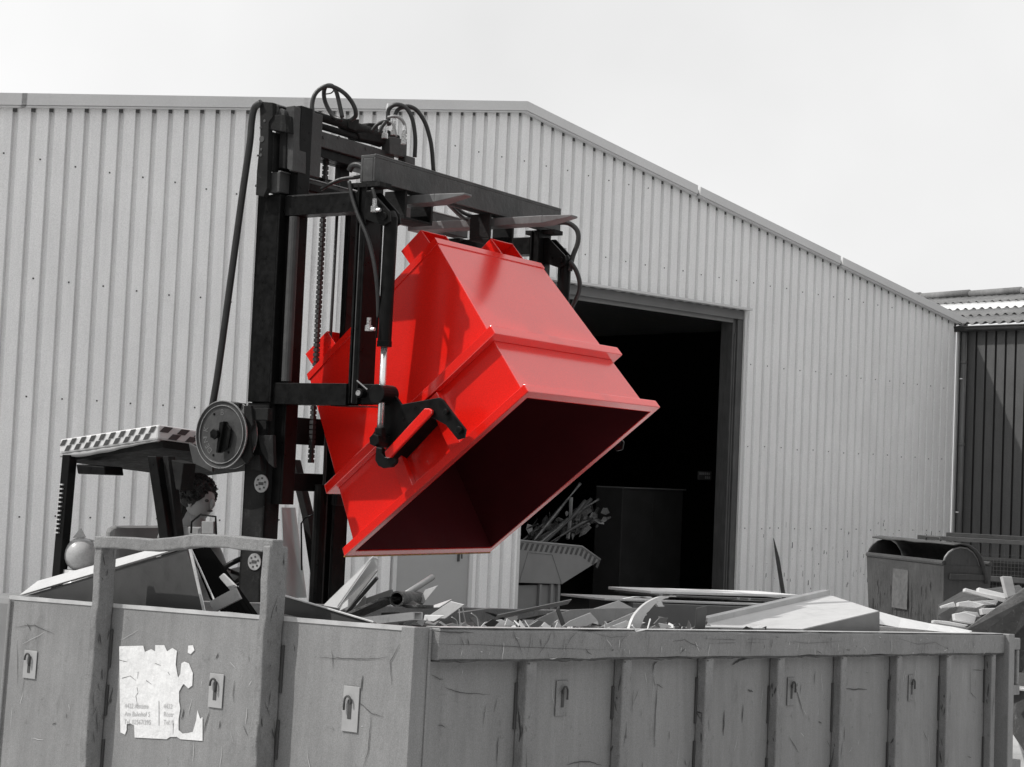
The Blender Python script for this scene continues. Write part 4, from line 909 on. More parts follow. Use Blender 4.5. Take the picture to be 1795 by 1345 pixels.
# lower rear cross beam and inner beam
# per side: cylinder bracket, cylinder, rod, lever with hook
def side(l0,sg):
    # bracket: sloping double plate
    for dl in (-.01,.075):
        mb=MB()
        c=[(.578,3.45),(.61,3.45),(.735,3.335),(.745,3.28),(.70,3.26),(.578,3.30)]
        mb.prism(FK,1,l0+dl*sg,l0+(dl+.014)*sg,c); mb.build('cylinder_bracket',m_blk,tf,bev=.003)
    mb=MB(); mb.box(FK,.45,.66,min(l0,l0+.1*sg),max(l0,l0+.1*sg),3.472,3.498); mb.build('bracket_plate',m_blk2,tf,bev=.003)
    lc=l0+.042*sg; f_=.705
    mb=MB(); mb.tube([FK.P(f_,lc,3.33),FK.P(f_+.007,lc,3.32),FK.P(f_+.007,lc,3.31),FK.P(f_+.0,lc,2.655)],[.028,.028,.036,.036],22)
    mb.tube([FK.P(f_,lc,2.665),FK.P(f_,lc,2.635)],.039,22); mb.tube([FK.P(f_,lc-.06,3.31),FK.P(f_,lc+.06,3.31)],.02,14)
    mb.tube([FK.P(.66,lc-.01*sg,2.68),FK.P(.66,lc-.01*sg,3.28)],.006,8)
    cy=mb.build('hydraulic_cylinder',m_blk,tf,bev=.002)
    mb=MB(); mb.tube([FK.P(f_,lc,2.634),FK.P(f_,lc,2.20)],.0175,18); mb.build('piston_rod',m_chr,cy,smooth=True)
    mb=MB()
    mb.tube([FK.P(f_,lc,2.215),FK.P(f_,lc,2.15)],[.03,.034],6); mb.tube([FK.P(f_+.0,lc-.05,2.15),FK.P(f_,lc+.06,2.15)],.034,6)
    mb.build('rod_clevis',m_blk,cy,bev=.003)
    for zz in (2.71,3.33):
        mb=MB(); g=FK.P(.655,lc-.075*sg,zz); mb.tube([g,g+ZV*.03,g+ZV*.031,g+ZV*.07],[.02,.02,.012,.012],6); mb.tube([g+ZV*.01,g+FV*.04+ZV*.01],.01,8); mb.build('hose_fitting',m_zinc,cy)
    # lever plates
    lp0=[(680.5,687),(690,689),(697,698),(704.5,709),(771,697),(777,701),(793.5,723),(817,753),(814,768),(803,771),(782,745),(769,738),(754,731),(742,742),(690,790),(685,784),(664,786),(652,778),(651,765),(660,752),(672,700)]
    poly=[]
    for x,y in lp0:
        c=FK.on(1,.10,x,y); poly.append((c[0],c[2]))
    mb=MB(); A=l0+.095*sg; mb.prism(FK,1,A,A+.016*sg,poly); lv=mb.build('tipping_lever',m_blk,tf,bev=.003)
    hk=[(661,784),(659,807),(665,817),(673,821),(688,819),(695,812),(696,805),(690,800),(683,803),(676,801),(671,795),(672,786)]
    poly=[]
    for x,y in hk:
        c=FK.on(1,.10,x,y); poly.append((c[0],c[2]))
    mb=MB(); mb.prism(FK,1,A-.005*sg,A+.022*sg,poly); mb.build('catch_hook',m_blk,lv,bev=.004)
    mb=MB(); c=FK.on(1,.1,785,723); mb.tube([FK.P(c[0],A-.02*sg,c[2]),FK.P(c[0],A+.03*sg,c[2])],.014,12); c=FK.on(1,.1,808,754); mb.tube([FK.P(c[0],A-.02*sg,c[2]),FK.P(c[0],A+.03*sg,c[2])],.018,12)
    c=FK.on(1,.1,708,735); mb.tube([FK.P(c[0],A-.006*sg,c[2]),FK.P(c[0],A+.03*sg,c[2])],.007,10); mb.build('lever_bolt',m_zinc if False else m_blk,lv,bev=.002)
    c=FK.on(1,.05,656,691)
    mb=MB(); mb.tube([FK.P(.60,l0-.02*sg,2.39),FK.P(.60,l0+.03*sg,2.39)],.024,16); mb.box(FK,.577,.70,min(l0+.02*sg,l0+.1*sg),max(l0+.02*sg,l0+.1*sg),2.335,2.44); mb.tube([FK.P(.70,l0-.0*sg,2.39),FK.P(.70,l0+.13*sg,2.39)],.05,20)
    mb.build('pivot_tube',m_blk,tf,bev=.003)
    mb=MB(); mb.tube([FK.P(.60,l0-.026*sg,2.39),FK.P(.60,l0-.018*sg,2.39)],.015,12); mb.tube([FK.P(.585,l0-.02*sg,2.455),FK.P(.64,l0-.0*sg,2.41)],.004,6); mb.build('pivot_pin',m_edge,tf)
side(0,1); side(W1,-1)
# frame hoses
hose([(612,318,-.01),(617,345,-.012),(628,378,-.015),(642,410,-.015),(651,440,-.012),(658,475,-.01),(662,515,0),(663,545,.02),(663,556,.03)],.011,tf)
hose([(653,330,-.01),(658,350,-.01),(664,372,.0),(666,385,.02)],.009,tf)
hose([(978,390,1.75),(998,392,1.78),(1012,405,1.8),(1013,425,1.8),(1004,450,1.79),(999,475,1.78)],.015,tf)
hose([(999,458,1.75),(1010,475,1.78),(1016,495,1.8),(1014,515,1.8),(1002,540,1.8)],.014,tf)
# ================================================================== RED SKIP
rs=root('tipping_skip','bright red steel skip tipped steeply over the grey container','skip',FK.P(.8,.93,2.3))
def sp(l,x,y): c=FK.on(1,l,x,y); return V((c[0],c[2]))
BT=sp(.34,762,418); BL=sp(.34,540,655); RT=sp(.27,924,698); RLw=sp(.27,624,966)
nb0,nb1,fb0,fb1=.34,.27,1.40,1.58
def body(v,inset=0):   # ring at depth v: near-top, near-low, far-low, far-top
    T_=BT.lerp(RT,v); Lw=BL.lerp(RLw,v); u=(T_-Lw).normalized(); T_=T_-u*inset; Lw=Lw+u*inset
    ln=nb0+(nb1-nb0)*v+inset; lf=fb0+(fb1-fb0)*v-inset
    return [FK.P(T_.x,ln,T_.y),FK.P(Lw.x,ln,Lw.y),FK.P(Lw.x,lf,Lw.y),FK.P(T_.x,lf,T_.y)]
mb=MB(); mb.rings([body(0),body(.33),body(.66),body(1.0)],cap=False); mb.f.append([0,1,2,3]); mb.mi.append(0)
mb.build('skip_body',m_red,rs,bev=.003)
mb=MB(); ofs=(RT-BT).normalized()*.01
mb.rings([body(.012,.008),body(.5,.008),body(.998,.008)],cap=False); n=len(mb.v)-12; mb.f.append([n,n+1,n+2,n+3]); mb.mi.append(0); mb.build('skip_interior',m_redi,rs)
def flange(v0,v1,out,name):
    mb=MB(); o0=body(v0,-out); o1=body(v1,-out); i0=body(v0,-.0005); i1=body(v1,-.0005)
    mb.rings([i0,o0,o1,i1,i0],cap=False); return mb.build(name,m_red,rs,bev=.004)
flange(.955,1.0,.05,'rim_flange'); flange(.605,.655,.055,'middle_flange')
mb=MB(); o1=body(1.0,-.05); mb.tube([o1[1],o1[2]],.0045,6); mb.build('worn_edge',mat('worn_primer_edge',(.42,.2,.05),.6,var=.5,scale=30),rs)
# base edge strip
mb=MB(); mb.rings([body(.0,-.0005),body(.0,-.006),body(.035,-.006),body(.035,-.0005)],cap=False); mb.build('base_edge',m_red,rs)
# gusset strip on left face + raised weld lines: two uprights and carrying bar
ub=(BT-BL).normalized(); vb=(RT.lerp(RLw,.5)-BT.lerp(BL,.5)).normalized()
def on_near(u,v,out):   # u: 0 low .. 1 top along, v depth
    T_=BT.lerp(RT,v); Lw=BL.lerp(RLw,v); q=Lw.lerp(T_,u); return FK.P(q.x,nb0+(nb1-nb0)*v-out,q.y)
def on_far(u,v,out):
    T_=BT.lerp(RT,v); Lw=BL.lerp(RLw,v); q=Lw.lerp(T_,u); return FK.P(q.x,fb0+(fb1-fb0)*v+out,q.y)
for fn in (on_near,on_far):
    for u in (.36,.64):
        mb=MB(); mb.solid([fn(u-.03,.66,.001),fn(u+.03,.66,.001),fn(u+.03,.953,.001),fn(u-.03,.953,.001)],[fn(u-.03,.66,.045),fn(u+.03,.66,.045),fn(u+.03,.953,.04),fn(u-.03,.953,.04)]); mb.build('side_gusset',m_red,rs,bev=.003)
    mb=MB(); mb.solid([fn(.34,.735,.002),fn(.66,.705,.002),fn(.66,.78,.002),fn(.34,.81,.002)],[fn(.34,.735,.12),fn(.66,.705,.12),fn(.66,.725,.12),fn(.34,.755,.12)]); mb.build('bearing_block',m_blk,rs,bev=.006)
for (A_,B_) in ((.068,.088),(1.77,1.79)):
    poly=[]
    for x,y in ((674,792),(744,716),(752,716),(757,720),(756,726),(688,798),(684,803),(676,802)):
        c=FK.on(1,.068,x,y); poly.append((c[0],c[2]))
    mb=MB(); mb.prism(FK,1,A_,B_,poly); mb.build('catch_bar',m_red,rs,bev=.004)
# four sleeves on the base
nrmb=V((-vb.x,-vb.y))
def sleeve(u0,u1,l0,l1,h=.145,top=True):
    P0=BL.lerp(BT,u0); P1=BL.lerp(BT,u1); nn=V((-(BT-BL).y,(BT-BL).x)).normalized()
    if nn.dot(nrmb)<0: nn=-nn
    t=.006
    def q(P_,k,l): w_=P_+nn*k; return FK.P(w_.x,l,w_.y)
    mb=MB()
    # side plates, top plate
    mb.solid([q(P0,.001,l0),q(P1,.001,l0),q(P1,h,l0),q(P0,h,l0)],[q(P0,.001,l0+t),q(P1,.001,l0+t),q(P1,h,l0+t),q(P0,h,l0+t)])
    mb.solid([q(P0,.001,l1-t),q(P1,.001,l1-t),q(P1,h,l1-t),q(P0,h,l1-t)],[q(P0,.001,l1),q(P1,.001,l1),q(P1,h,l1),q(P0,h,l1)])
    mb.solid([q(P0,h-t,l0+t),q(P1,h-t,l0+t),q(P1,h-t,l1-t),q(P0,h-t,l1-t)],[q(P0,h,l0+t),q(P1,h,l0+t),q(P1,h,l1-t),q(P0,h,l1-t)])
    mb.build('fork_sleeve',[m_red],rs,bev=.002)
for (l0,l1) in ((.43,.67),(1.10,1.33)):
    sleeve(.0,.18,l0,l1,.155); sleeve(.775,.93 if l0<1 else .965,l0,l1,.155 if l0<1 else .185)
mb=MB(); c=(.55,.5); 
# ================================================================== SCRAP in the container
def Q(k,val,x,y): return CT.W(k,val,x,y)
def slab(pts,th_,name,m_,label,cat='scrap metal',bev=.002,group=None,dirv=None):
    A=[V(q) for q in pts]; n_=(A[1]-A[0]).cross(A[2]-A[0]).normalized() if dirv is None else V(dirv)
    if n_.dot(CAM-A[0])>0 and dirv is None: n_=-n_
    mb=MB(); mb.solid(A,[q+n_*th_ for q in A]); return tag(mb.build(name,m_,bev=bev),label,cat,group)
# big folded box at the left: bright flange over a dark face
bx=root('sheet_metal_housing','large dark sheet-metal housing with pale top flange, tilted in the container end','housing',CT.P(.3,1.8,-.3))
f_=[(38,1046),(326,962),(362,1078),(362,1110),(38,1100)]
A=[Q(0,.12,x,y) for x,y in f_]; dn=CT.ax[0]*.008
mb=MB(); mb.solid(A,[q+dn for q in A]); mb.build('front_face',mat('dark_housing_paint',.05,.5,var=.08,scale=4),bx,bev=.003)
tp=[(36,1043),(334,953),(346,945),(338,940),(170,985),(60,1023)]
mb=MB(); A=[Q(0,.118,36,1044),Q(0,.118,335,956)]; up_=CT.ax[2]
a0,a1=A; a0=a0-CT.ax[0]*.01; a1=a1-CT.ax[0]*.01; c0=Q(0,.16,66,1018); c1=Q(0,.16,347,940); mb.solid([a0,a1,c1,c0],[q+CT.ax[0]*.015-up_*.004 for q in (a0,a1,c1,c0)]); mb.build('top_flange',m_tray,bx,bev=.003)
mb=MB(); mb.face([Q(0,.115,x,y) for x,y in ((330,958),(334,956),(361,1076),(357,1078))]); mb.build('bright_edge',m_worn_lit,bx,solid=.004)
# stack of dark channels leaning
for k in range(6):
    x0=328+k*5; x1=372+k*11
    pts=[Q(0,.2+.05*k,x0,952+k*1.5),Q(0,.2+.05*k,x0+5,950+k*1.5),Q(0,.2+.05*k,x1+22,1085),Q(0,.2+.05*k,x1+10,1085)]
    mb=MB(); mb.solid(pts,[q+CT.ax[0]*.03 for q in pts]); o_=mb.build('steel_channel',m_pitch,bev=.0)
    me_=MB(); me_.tube([pts[1]-CT.ax[0]*.012,pts[2]-CT.ax[0]*.012],.0042,6); e_=me_.build('bright_edge',m_white); mw=e_.location.copy(); e_.parent=o_; e_.location=mw-o_.location; tag(o_,['dark channel nearest the tilted housing','second dark channel from the tilted housing','third dark channel from the tilted housing','fourth dark channel from the tilted housing','fifth dark channel from the tilted housing','dark channel farthest from the tilted housing'][k],'steel channel','dark channels bundled beside the housing')
slab([Q(0,.08,366,1055),Q(0,.08,412,1030),Q(0,.08,422,1050),Q(0,.08,375,1074)],.01,'steel_bracket',m_sh2,'flat grey bracket lying across the foot of the dark channel bundle')
slab([Q(0,.3,383,1012),Q(0,.3,391,1005),Q(0,.3,414,1028),Q(0,.3,405,1037)],.01,'steel_bracket',m_sh1,'short pale bracket sticking up beside the dark channel bundle')
slab([Q(0,.35,340,962),Q(0,.35,352,960),Q(0,.35,345,985),Q(0,.35,336,980)],.02,'steel_offcut',m_sh2,'small grey offcut wedged on top of the tilted housing')
# near right post: long dark angle sloping down to the right
slab([Q(0,.1,490,1042),Q(0,.1,498,1044),Q(0,.1,655,1092),Q(0,.1,640,1110),Q(0,.1,488,1074)],.02,'steel_angle',m_sh3,'long dark steel angle sloping down to the right behind the right guard post')
mb=MB(); mb.tube([Q(0,.095,491,1042),Q(0,.095,655,1091)],.004,6); tag(mb.build('bright_rod',m_sh1),'thin bright rod lying along the long dark angle','rod')
slab([Q(0,.5,568,1063),Q(0,.5,655,977),Q(0,.6,664,980),Q(0,.6,663,996),Q(0,.5,592,1067)],.006,'steel_strip',m_white,'long bright white strip rising steeply under the skip corner')
slab([Q(0,.62,592,1067),Q(0,.62,650,1002),Q(0,.62,662,1000),Q(0,.62,608,1070)],.006,'steel_strip',m_sh2,'dull grey strip directly under the long white strip')
mb=MB(); mb.tube([Q(0,.55,608,1074),Q(0,.55,661,1013)],.008,6); tag(mb.build('bar',m_sh3),'thin dark bar standing up beside the long white strip','bar')
slab([Q(0,.5,600,1060),Q(0,.5,610,1050),Q(0,.5,610,1064),Q(0,.5,594,1072)],.006,'steel_offcut',m_white,'tiny bright offcut at the foot of the long white strip')
slab([Q(0,.5,640,1049),Q(0,.5,685,1033),Q(0,.5,690,1050),Q(0,.5,640,1068)],.012,'steel_plate',m_sh3,'dark rectangular plate propped left of the short pipe')
slab([Q(0,.45,612,1078),Q(0,.45,638,1045),Q(0,.45,645,1070),Q(0,.45,625,1082)],.012,'steel_plate',m_sh3,'dark triangular plate left of the rusty strap')
# rusty strap
mb=MB(); pts=crv([Q(0,.35,622,1080),Q(0,.35,655,1066),Q(0,.4,688,1052),Q(0,.5,706,1056),Q(0,.5,725,1066),Q(0,.5,746,1066)],6)
rg=[[q-CT.ax[0]*.05,q+CT.ax[0]*.05,q+CT.ax[0]*.05+CT.ax[2]*.012,q-CT.ax[0]*.05+CT.ax[2]*.012] for q in pts]; mb.rings(rg); tag(mb.build('rusty_strap',m_rusty,bev=.002),'rough rusty curved strap humped under the short pipe','strap')
# pipe (hollow)
p0=Q(0,.4,695,1050); p1=Q(0,.75,733,1050)
d_=(p1-p0).normalized(); u=d_.orthogonal().normalized(); v_=d_.cross(u)
def ring(c,r,n=20): return [c+u*math.cos(2*math.pi*i/n)*r+v_*math.sin(2*math.pi*i/n)*r for i in range(n)]
mb=MB(); mb.rings([ring(p1,.024),ring(p0,.024),ring(p0,.030),ring(p1,.030),ring(p1,.024)],cap=False); tag(mb.build('steel_pipe',m_rusty,smooth=False),'short hollow dark pipe lying on the rusty strap','pipe')
mb=MB(); mb.tube([Q(0,.6,708,1044),Q(0,.8,758,1012)],.013,10); tag(mb.build('steel_tube',m_sh2,smooth=True),'grey tube pointing up to the right behind the short pipe','tube')
slab([Q(0,.7,733,1056),Q(0,.7,745,1034),Q(0,.7,768,1026),Q(0,.7,742,1058)],.003,'steel_offcut',m_sh1,'thin pale flap standing right of the short pipe')
slab([Q(0,.6,748,1065),Q(0,.6,770,1064),Q(0,.7,792,1050),Q(0,.7,774,1057)],.004,'steel_offcut',m_sh1,'narrow pale sliver beside the folded sheet')
slab([Q(0,.5,746,1083),Q(0,.5,790,1054),Q(0,.5,814,1060),Q(0,.5,780,1085)],.004,'folded_sheet',m_sh1,'pale folded sheet with a dark smudge right of the short pipe')
slab([Q(0,.35,744,1078),Q(0,.35,779,1079),Q(0,.35,760,1090),Q(0,.35,742,1088)],.004,'steel_offcut',m_white,'bright triangular offcut lying below the folded sheet')
# square tube
q0=Q(1,.25,733,1080); e1=CT.ax[0]*.05; e2=CT.ax[2]*.028; e3=(CT.ax[1]*.25-CT.ax[0]*.05-CT.ax[2]*.03)*-1
mb=MB(); c_=q0; 
def sq(c,h,k): return [c-e1*.5*k-e2*.5*k,c+e1*.5*k-e2*.5*k,c+e1*.5*k+e2*.5*k,c-e1*.5*k+e2*.5*k]
far=c_+CT.ax[1]*.25-CT.ax[0]*.2-CT.ax[2]*.05
mb.rings([sq(far,0,.8),sq(c_,0,.8),sq(c_,0,1.05),sq(far,0,1.05),sq(far,0,.8)],cap=False); tag(mb.build('square_tube',m_sh1),'pale square tube whose open end faces us at the container rim','tube')
slab([Q(0,.55,668,1074),Q(0,.55,692,1073),Q(0,.55,693,1086),Q(0,.55,668,1086)],.03,'steel_offcut',m_sh3,'square dark block under the rusty strap')
# wires
for k,(pts,lb) in enumerate((([(792,1082),(800,1088),(803,1098)],'short bent wire left of the folded sheet'),([(826,1075),(836,1084),(839,1100)],'bright curved wire standing alone on the rim'),([(805,1068),(806,1085),(807,1099)],'straight thin wire below the folded sheet'),([(811,1066),(814,1082),(818,1098)],'slanted thin wire just right of the straight one'))):
    mb=MB(); mb.tube(crv([Q(1,.2,x,y) for x,y in pts],5),.0022,6); tag(mb.build('wire',m_sh1),lb,'wire')
# centre heap of sheets
def shq(pts,t_,m_,lb,name='sheet_offcut',th_=.003,jit=0,cat='scrap sheet'):
    slab([Q(1,t_+(k%2)*jit,x,y) for k,(x,y) in enumerate(pts)],th_,name,m_,lb,cat)
shq([(842,1100),(850,1091),(880,1086),(900,1096),(895,1100)],.15,m_white,'low pale crumpled sheet edge left of the centre heap')
shq([(885,1097),(889,1084),(907,1096)],.12,m_white,'small white triangle of sheet on the rim')
shq([(925,1098),(940,1086),(975,1070),(985,1074),(962,1098)],.35,m_sh2,'grey sheet leaning at the left of the centre heap')
shq([(950,1098),(975,1078),(1000,1069),(1068,1066),(1120,1066),(1098,1080),(1042,1098)],.5,m_sh2,'widest grey sheet in the middle of the centre heap')
shq([(985,1099),(1000,1088),(1035,1074),(1048,1088),(1028,1098)],.25,m_sh1,'pale sheet with a shaded lower half in front of the widest grey sheet')
shq([(1038,1068),(1085,1053),(1110,1066)],.7,m_sh1,'pale triangular sheet peaking behind the widest grey sheet')
shq([(1050,1100),(1112,1073),(1122,1067),(1135,1078),(1092,1102)],.22,m_sh1,'narrow pale folded sheet left of the curled strip')
shq([(1062,1102),(1098,1088),(1110,1092),(1090,1104)],.12,m_white,'bright sliver at the foot of the narrow folded sheet')
shq([(1155,1092),(1175,1096),(1178,1100),(1158,1102)],.15,m_white,'small white offcut right of the curled strip')
# curled strip
for i,(pts,m_,lb,w_) in enumerate(([[(1112,1106),(1122,1080),(1140,1060),(1162,1048),(1178,1046)],m_sh1,'thick curled strip standing up over the container rim',.045],[[(1100,1050),(1125,1046),(1150,1052),(1160,1064)],m_white,'crumpled white flap drooping behind the curled strip',.03])):
    P_=crv([Q(1,.08 if i==0 else .5,x,y) for x,y in pts],5); mb=MB(); R=random.Random(i)
    rg=[[q-CT.ax[0]*w_,q+CT.ax[0]*w_*.9+CT.ax[2]*R.uniform(-.004,.006),q+CT.ax[0]*w_+CT.ax[1]*.01,q-CT.ax[0]*w_+CT.ax[1]*.012] for q in P_]; mb.rings(rg); tag(mb.build('curled_strip',m_,bev=.001),lb,'scrap strip')
mb=MB(); mb.tube([Q(1,-.08,x,y) for x,y in ((1108,1096),(1115,1107),(1135,1103),(1140,1085))],.003,6); tag(mb.build('wire',m_white),'white wire bent over the rim in front of the curled strip','wire')
shq([(1219,1101),(1222,1066),(1240,1062),(1236,1103)],.12,m_sh3,'dark upright tab standing on the rim left of the white tray',th_=.006,name='steel_tab')
shq([(975,1070),(980,1064),(984,1074),(992,1096),(985,1098)],.3,m_sh3,'thin dark sliver between two grey sheets',th_=.003)
# door panels stacked at the back
def pan(pts,t_,th_,m_,lb):
    A=[Q(1,t_,x,y) for x,y in pts]; mb=MB(); mb.solid(A,[q+CT.ax[1]*.3+CT.ax[2]*.012 for q in A]); return tag(mb.build('door_panel',m_,bev=.003),lb,'panel')
pan([(1141,1036),(1400,1043),(1400,1048),(1141,1041)],1.5,0,m_white,'long white panel, topmost of the flat stack at the back')
pan([(1152,1043),(1400,1052),(1400,1056),(1152,1046)],1.45,0,m_sh3,'dark panel with small pale labels under the topmost white panel')
pan([(1060,1049),(1440,1062),(1440,1066),(1060,1053)],1.4,0,m_sh1,'grey panel lowest but one in the flat stack at the back')
pan([(1110,1057),(1440,1068),(1440,1120),(1110,1120)],1.38,0,mat('dull_panel_paint',.12,.5,var=.1),'thick grey panel at the bottom of the flat stack at the back')
for k,(x,y) in enumerate(((1156,1043),(1174,1044),(1292,1049),(1312,1050))):
    mb=MB(); q=Q(1,1.44,x,y); e=CT.ax[0]
    text_mesh(mb,('FeR','SaF')[k%2],.022,lambda a_,b_: q+e*a_+CT.ax[2]*(b_-.008),0)
    tag(mb.build('paper_label',m_white),['leftmost pale label on the dark panel','second pale label from the left on the dark panel','third pale label from the left on the dark panel','rightmost pale label on the dark panel'][k],'label')
# white tray on the right
ty=root('white_tray','large white sheet-metal tray lying upside down at the right end of the container','tray',CT.P(3.3,.6,-.1))
a1=Q(1,.15,1236,1100); a2=Q(1,.1,1405,1104); a3=Q(1,.1,1540,1072); a4=Q(1,1.0,1455,1044); a5=Q(1,1.0,1240,1094)
mb=MB(); mb.face([a1,a2,a3,a4,a5]); mb.build('tray_top',m_tray,ty,solid=.006)
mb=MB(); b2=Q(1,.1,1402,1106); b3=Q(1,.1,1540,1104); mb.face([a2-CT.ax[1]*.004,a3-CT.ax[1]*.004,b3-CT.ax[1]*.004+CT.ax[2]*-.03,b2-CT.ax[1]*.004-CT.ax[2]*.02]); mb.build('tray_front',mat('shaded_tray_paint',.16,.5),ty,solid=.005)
mb=MB(); up2=CT.ax[2]*.035; mb.solid([a5,a4,a4+up2,a5+up2],[a5+CT.ax[1]*.05,a4+CT.ax[1]*.05,a4+up2+CT.ax[1]*.05,a5+up2+CT.ax[1]*.05]); mb.build('tray_flange',m_sh1,ty,bev=.003)
up_c=[(1540,1072),(1580,1083),(1630,1093),(1670,1099),(1704,1106)]; lo_c=[(1536,1093),(1575,1100),(1625,1105),(1665,1109),(1700,1111)]
mb=MB(); rg=[[Q(1,.25,*a_),Q(1,.12,*b_),Q(1,.12,*b_)+CT.ax[1]*.004,Q(1,.25,*a_)+CT.ax[1]*.004] for a_,b_ in zip(up_c,lo_c)]; mb.rings(rg); tag(mb.build('curved_sheet',m_white),'bright white curved sheet sliding down to the right of the tray','scrap sheet')
# the packed mass beneath: boards filling the container so no empty floor shows
R=random.Random(21); mb=MB()
for k in range(520):
    s=R.uniform(.15,5.2); t_=R.uniform(.3,2.0); hi=-.035+.07*math.exp(-((s-2.7)/.7)**2)-.08*(s<1.0); z=hi-R.random()**.6*.3; ln=R.uniform(.08,.42); g=R.uniform(0,6.3); w_=R.uniform(.01,.07)
    d1=CT.ax[0]*math.cos(g)+CT.ax[1]*math.sin(g)+CT.ax[2]*R.uniform(-.25,.25); d2=(CT.ax[2].cross(d1)).normalized()+CT.ax[2]*R.uniform(-.3,.3)
    c=CT.P(min(max(s,.4),4.9),min(max(t_,.4),1.8),z); A=[c-d1*ln*.5-d2*w_,c+d1*ln*.5-d2*w_,c+d1*ln*.5+d2*w_,c-d1*ln*.5+d2*w_]
    A[2]=A[2].lerp(A[1],R.uniform(0,.6)); A[0]=A[0].lerp(A[3],R.uniform(0,.4)); mb.solid(A,[q+CT.ax[2]*.004 for q in A],R.choice((0,0,1,1,1,2,3)))
for k in range(260):
    s=R.uniform(.5,3.0); t_=R.uniform(.1,.6); z=R.uniform(-.1,.012); g=R.uniform(0,6.3); ln=R.uniform(.03,.14); w_=R.uniform(.004,.03)
    d1=CT.ax[0]*math.cos(g)+CT.ax[1]*math.sin(g)*.6+CT.ax[2]*R.uniform(-.5,.5); d2=(CT.ax[2]+CT.ax[0]*R.uniform(-1,1)+CT.ax[1]*R.uniform(-.5,.5)).normalized()
    c=CT.P(s,t_,z); A=[c-d1*ln*.5,c-d1*ln*.2+d2*w_,c+d1*ln*.5+d2*w_*R.uniform(.2,1),c+d1*ln*.35-d2*w_]
    mb.solid(A,[q+CT.ax[1]*.003 for q in A],R.choice((0,0,1,1,3,3)))
mb.box(CT,.05,SL-.05,.05,TLn-.05,-HH+.03,-.42,2)
tag(mb.build('scrap_heap',[m_sh2,m_sh3,m_rusty,m_sh1]),'mass of tangled grey scrap offcuts filling the container','scrap heap',kind='stuff')
# ================================================================== RIGHT BACKGROUND
# curved-lid waste bin
a_=at(1521,972,16.0); b_=at(1655,987,14.75); d1=(b_-a_); d1.z=0; Lb=d1.length; d1.normalize(); d2=V((-d1.y,d1.x,0)); 
if d2.y<0: d2=-d2
d2=(d2*.75+V((.66,0.1,0))).normalized(); d2=V((-d1.y,d1.x,0)) if V((-d1.y,d1.x,0)).x>0 else V((d1.y,-d1.x,0))
BN=Fr((a_.x,a_.y,0),d1,d2,ZV); zr_=(a_.z+b_.z)/2; Wd=.46
bn=root('waste_bin','large rust-streaked waste bin with its curved lid open, by the warehouse wall','waste bin',BN.P(Lb/2,Wd/2,0))
mb=MB(); mb.rings([[BN.P(.06,.06,.15),BN.P(Lb-.06,.06,.15),BN.P(Lb-.06,Wd-.04,.15),BN.P(.06,Wd-.04,.15)],[BN.P(0,0,zr_-.02),BN.P(Lb,0,zr_-.02),BN.P(Lb,Wd,zr_-.02),BN.P(0,Wd,zr_-.02)]],cap=False); mb.f.append([0,1,2,3]); mb.mi.append(0)
R=random.Random(8)
def fnb(a_,c): return BN.P(a_,.0-.004+.1*(1-c/zr_)*.0-.0,c) 
bo=mb.build('bin_body',m_bin,bn,solid=.02)
mb=MB(); 
for A_,B_ in ((BN.P(0,0,zr_),BN.P(Lb,0,zr_)),(BN.P(Lb,Wd,zr_-.0),BN.P(0,Wd,zr_))): mb.tube([A_,B_],.022,8)
mb.build('bin_rim',m_dgr,bn)
ep=[(lambda c:(c[1],c[2]))(BN.on(0,Lb,x,y)) for x,y in ((1655,987),(1658,978),(1664,970),(1673,964),(1684,961),(1696,963),(1706,970),(1713,981),(1717,995),(1718,1012))]
for x0,x1 in ((0,.02),(Lb-.02,Lb)):
    mb=MB(); mb.prism(BN,0,x0,x1,ep+[(ep[-1][0],zr_-.12),(0.0,zr_-.12)]); mb.build('end_panel',m_bin,bn,bev=.003)
    mb=MB(); mb.tube([BN.P(x0+.01,q[0],q[1]+.006) for q in ep],.009,8); mb.build('end_hoop',m_sh2 if x0>0 else m_dgr,bn,smooth=True)
hd2=[(lambda c:(c[1],c[2]))(BN.on(0,Lb+.05,x,y)) for x,y in ((1672,955),(1686,953),(1700,956),(1712,964),(1720,975),(1726,990),(1730,1006),(1733,1024))]
rg=[]
for i,(y_,z_) in enumerate(hd2): rg.append([BN.P(x_,y_,z_-(R.uniform(0,.012) if i<1 else 0)) for x_ in (-.03,Lb*.2,Lb*.4,Lb*.55,Lb*.75,Lb+.05)])
mb=MB(); mb.rings(rg,cap=False,closed=False); ld=mb.build('curved_lid',m_bin,bn,solid=.01,smooth=True)
mb=MB(); q0=BN.P(Lb*.6,hd2[1][0],hd2[1][1]); mb.tube([q0,q0+ZV*.03,q0+ZV*.035+d1*.22,q0+d1*.24],.008,8); mb.build('lid_handle',m_dgr,ld,smooth=True)
mb=MB(); mb.box(BN,Lb*.36,Lb*.56,-.006,-.002,zr_-.45,zr_-.1); mb.build('faded_notice',mat('faded_notice_paint',.1,.6,var=.3,scale=20,dirt=.8),bn)
mb=MB(); mb.tube([BN.P(Lb+.02,Wd*.5,zr_-.45),BN.P(Lb+.07,Wd*.5,zr_-.45)],.05,14); mb.build('trunnion',m_dgr,bn)
mb=MB(); mb.box(BN,Lb+.001,Lb+.02,.05,Wd-.05,zr_-.14,zr_-.09); mb.build('end_rib',m_bin,bn,bev=.005)
